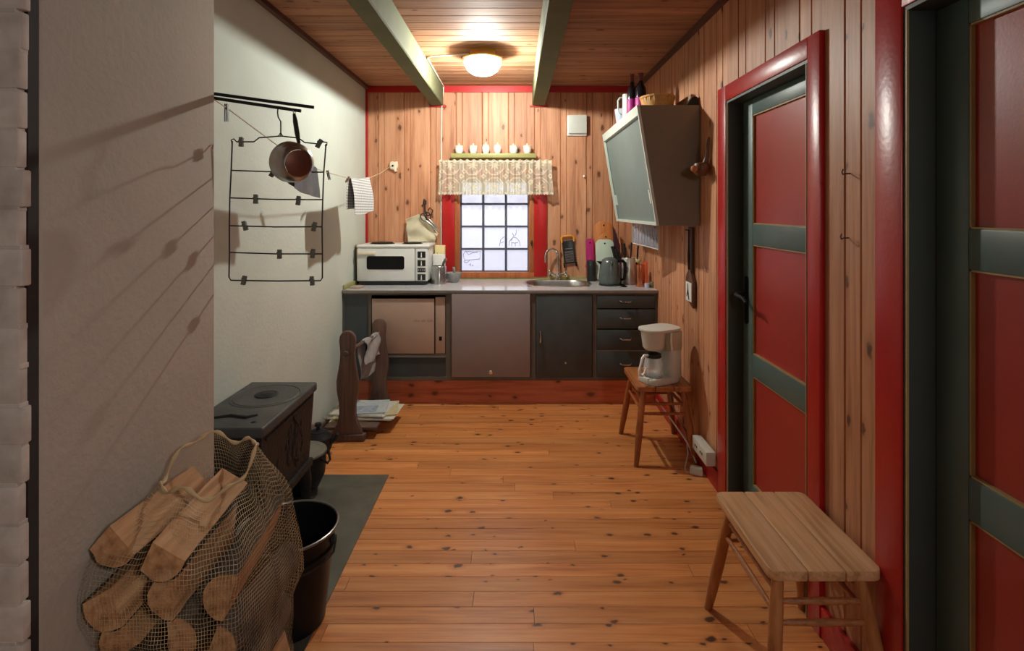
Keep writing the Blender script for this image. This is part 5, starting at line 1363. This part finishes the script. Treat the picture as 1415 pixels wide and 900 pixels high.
# ------------------------------------------------------------------ sack of firewood
random.seed(21)
cells = []
colx = [-.960, -.836, -.714]
tops = [6, 6, 5]
ch_ = .1225
LOGPTS = []
lognames = {}
def tri_ring(r):
    n = random.choice((3, 4, 4))
    a0 = random.random()*2*PI
    return n, a0
first_rows = {}
for ci, x in enumerate(colx):
    for rj in range(tops[ci]):
        for (yc, L_) in ((1.455, .33),):
            cz = GZ+.060+rj*ch_
            cyy = yc+random.uniform(-.03, .03)
            r = random.uniform(.055, .0595)
            # wedge section: bark arc + two split faces
            kind = random.choice((0, 0, 1))
            a0 = random.random()*2*PI if rj < tops[ci]-1 else random.choice((-PI/2, -.3, PI*.9))+random.uniform(-.4, .4)
            if kind == 0: # quarter / third wedge enlarged to fill
                pts = [(-.8*r*math.cos(a0+.3), -.8*r*math.sin(a0+.3))]+[(r*math.cos(a0+t), r*math.sin(a0+t)) for t in [(-1.25+2.5*k/8) for k in range(9)]]
                nb = 9
            else: # half round
                pts = [(r*math.cos(a0+t), r*math.sin(a0+t)) for t in [(-1.75+3.5*k/10) for k in range(11)]]; nb = 11
            lx, lz = x+random.uniform(-.003, .003), cz
            tilt = (random.uniform(-.03, .03), random.uniform(-.02, .02))
            b = MB(); rings = []; NS = 10
            ph = random.random()*10
            for k in range(NS+1):
                t = k/NS; yy = cyy+(t-.5)*L_*random.uniform(.985, 1.0) if k in (0, NS) else cyy+(t-.5)*L_
                ring = []
                for qi, (u, w) in enumerate(pts):
                    s = 1-.16*abs(noise.noise(Vector((u*34, w*34, t*3.2+ph))))
                    ring.append(b.bm.verts.new((lx+u*s+tilt[0]*(t-.5), yy, lz+w*s+tilt[1]*(t-.5))))
                rings.append(ring)
            n = len(pts)
            for A, B in zip(rings, rings[1:]):
                for k in range(n):
                    b.bm.faces.new((A[k], A[(k+1) % n], B[(k+1) % n], B[k]))
            b.bm.faces.new(rings[0][::-1]); b.bm.faces.new(rings[-1])
            for ring in rings:
                for v_ in ring: LOGPTS.append(v_.co.copy())
            cname = ['against the chimney', 'in the middle', 'on the bucket side'][ci]
            rname = ['on the floor', 'second from the floor', 'third from the floor', 'fourth from the floor', 'fifth from the floor', 'sixth from the floor', 'seventh from the floor'][rj]
            if rj == tops[ci]-1: rname = 'topmost'
            o = b.build('firewood_log', M_LOG, smooth=40)
            tag(o, 'firewood log in the net sack, %s %s' % (rname, cname), 'firewood', 'firewood logs in the sack')
            # bark skin on the round side
            bb = MB(); ra = []
            i0 = 1 if kind == 0 else 0
            for k in range(NS+1):
                t = k/NS; yy = cyy+(t-.5)*L_*.992; ring = []
                for qi in range(i0, i0+nb):
                    u, w = pts[qi]; s = 1.02
                    ring.append(bb.bm.verts.new((lx+u*s+tilt[0]*(t-.5), yy, lz+w*s+tilt[1]*(t-.5))))
                ra.append(ring)
            for A, B in zip(ra, ra[1:]):
                for k in range(nb-1): bb.bm.faces.new((A[k], A[k+1], B[k+1], B[k]))
            bb.build('bark', M_BARK, o, smooth=60)

# the net: hull of the logs per height, then gathered to an open mouth
SCX, SCY = -.815, 1.46
NA = 120
def hull(z, win):
    pts = [(p.x-SCX, p.y-SCY) for p in LOGPTS if abs(p.z-z) < win]
    if len(pts) < 3: return None
    hs = []
    for k in range(NA):
        a = 2*PI*k/NA; c, s = math.cos(a), math.sin(a)
        hs.append(max(p[0]*c+p[1]*s for p in pts))
    out = []
    for k in range(NA):
        best = 9
        for j in range(-28, 29):
            best = min(best, hs[(k+j) % NA]/math.cos(2*PI*j/NA))
        out.append(best)
    return out
rings = []
zs = [.006+.03*i for i in range(25)]
raw = []
for z in zs:
    h = hull(z, .045)
    raw.append(h if h else raw[-1])
for i in range(1, len(raw)): raw[i] = [max(a, .965*b) for a, b in zip(raw[i], raw[i-1])]
ztop = zs[-1]
MOUTH_C = Vector((-.862, 1.53, .765))
def sackpt(k, i):
    a = 2*PI*k/NA
    r = raw[i][k]+.011
    r += .006*noise.noise(Vector((math.cos(a)*3, math.sin(a)*3, zs[i]*9)))
    x, y = SCX+r*math.cos(a), SCY+r*math.sin(a)
    return Vector((max(x, CHX+.006), y, zs[i]))
top_i = len(zs)-1
while top_i > 0 and zs[top_i] > .63: top_i -= 1
b = MB(); uvl = b.bm.loops.layers.uv.verify()
R3 = []; V3 = []
for i in range(top_i+1): R3.append([sackpt(k, i) for k in range(NA)]); V3.append(zs[i])
body_top = R3[-1]
def mouthpt(k, lift=0, grow=1.0):
    a = 2*PI*k/NA
    x = MOUTH_C.x+.115*grow*math.cos(a); y = MOUTH_C.y+.125*grow*math.sin(a)
    z = MOUTH_C.z+lift+.018*math.sin(3*a+.6)+.010*math.sin(7*a)+.03*math.sin(a)
    return Vector((max(x, CHX+.006), y, z))
for j in range(1, 13):
    t = j/12
    ring = []
    for k in range(NA):
        p = body_top[k]; q = mouthpt(k)
        tt = t*t*(3-2*t)
        r_ = p.lerp(q, t); rxy = p.lerp(q, tt)
        # stay outside the top logs on the way up
        v_ = Vector((rxy.x, rxy.y, p.z+(q.z-p.z)*(1-(1-t)**1.6)))
        v_ += Vector((.010*math.sin(k*.55+t*3), .008*math.cos(k*.43+t*5), 0))*t*(1-t)*2
        v_.x = max(v_.x, CHX+.006)
        ring.append(v_)
    R3.append(ring); V3.append(V3[-1]+.016)
VV = [[b.bm.verts.new(p) for p in ring] for ring in R3]
for i in range(len(R3)-1):
    for k in range(NA):
        k2 = (k+1) % NA
        f = b.bm.faces.new((VV[i][k], VV[i][k2], VV[i+1][k2], VV[i+1][k]))
        uu = [k/NA*1.5, (k+1)/NA*1.5]
        for l, (u_, v_) in zip(f.loops, ((uu[0], V3[i]), (uu[1], V3[i]), (uu[1], V3[i+1]), (uu[0], V3[i+1]))): l[uvl].uv = (u_, v_)
SK = thing('firewood_sack', 'tan net sack full of split firewood leaning on the chimney', 'sack', (SCX, SCY, GZ))
b.build('net', M_NET, SK, smooth=80, recalc=False)
MB().tube(R3[-1], [.0045+.002*math.sin(k*.9) for k in range(NA)], 8, closed=True).build('hem', M_HEM, SK)
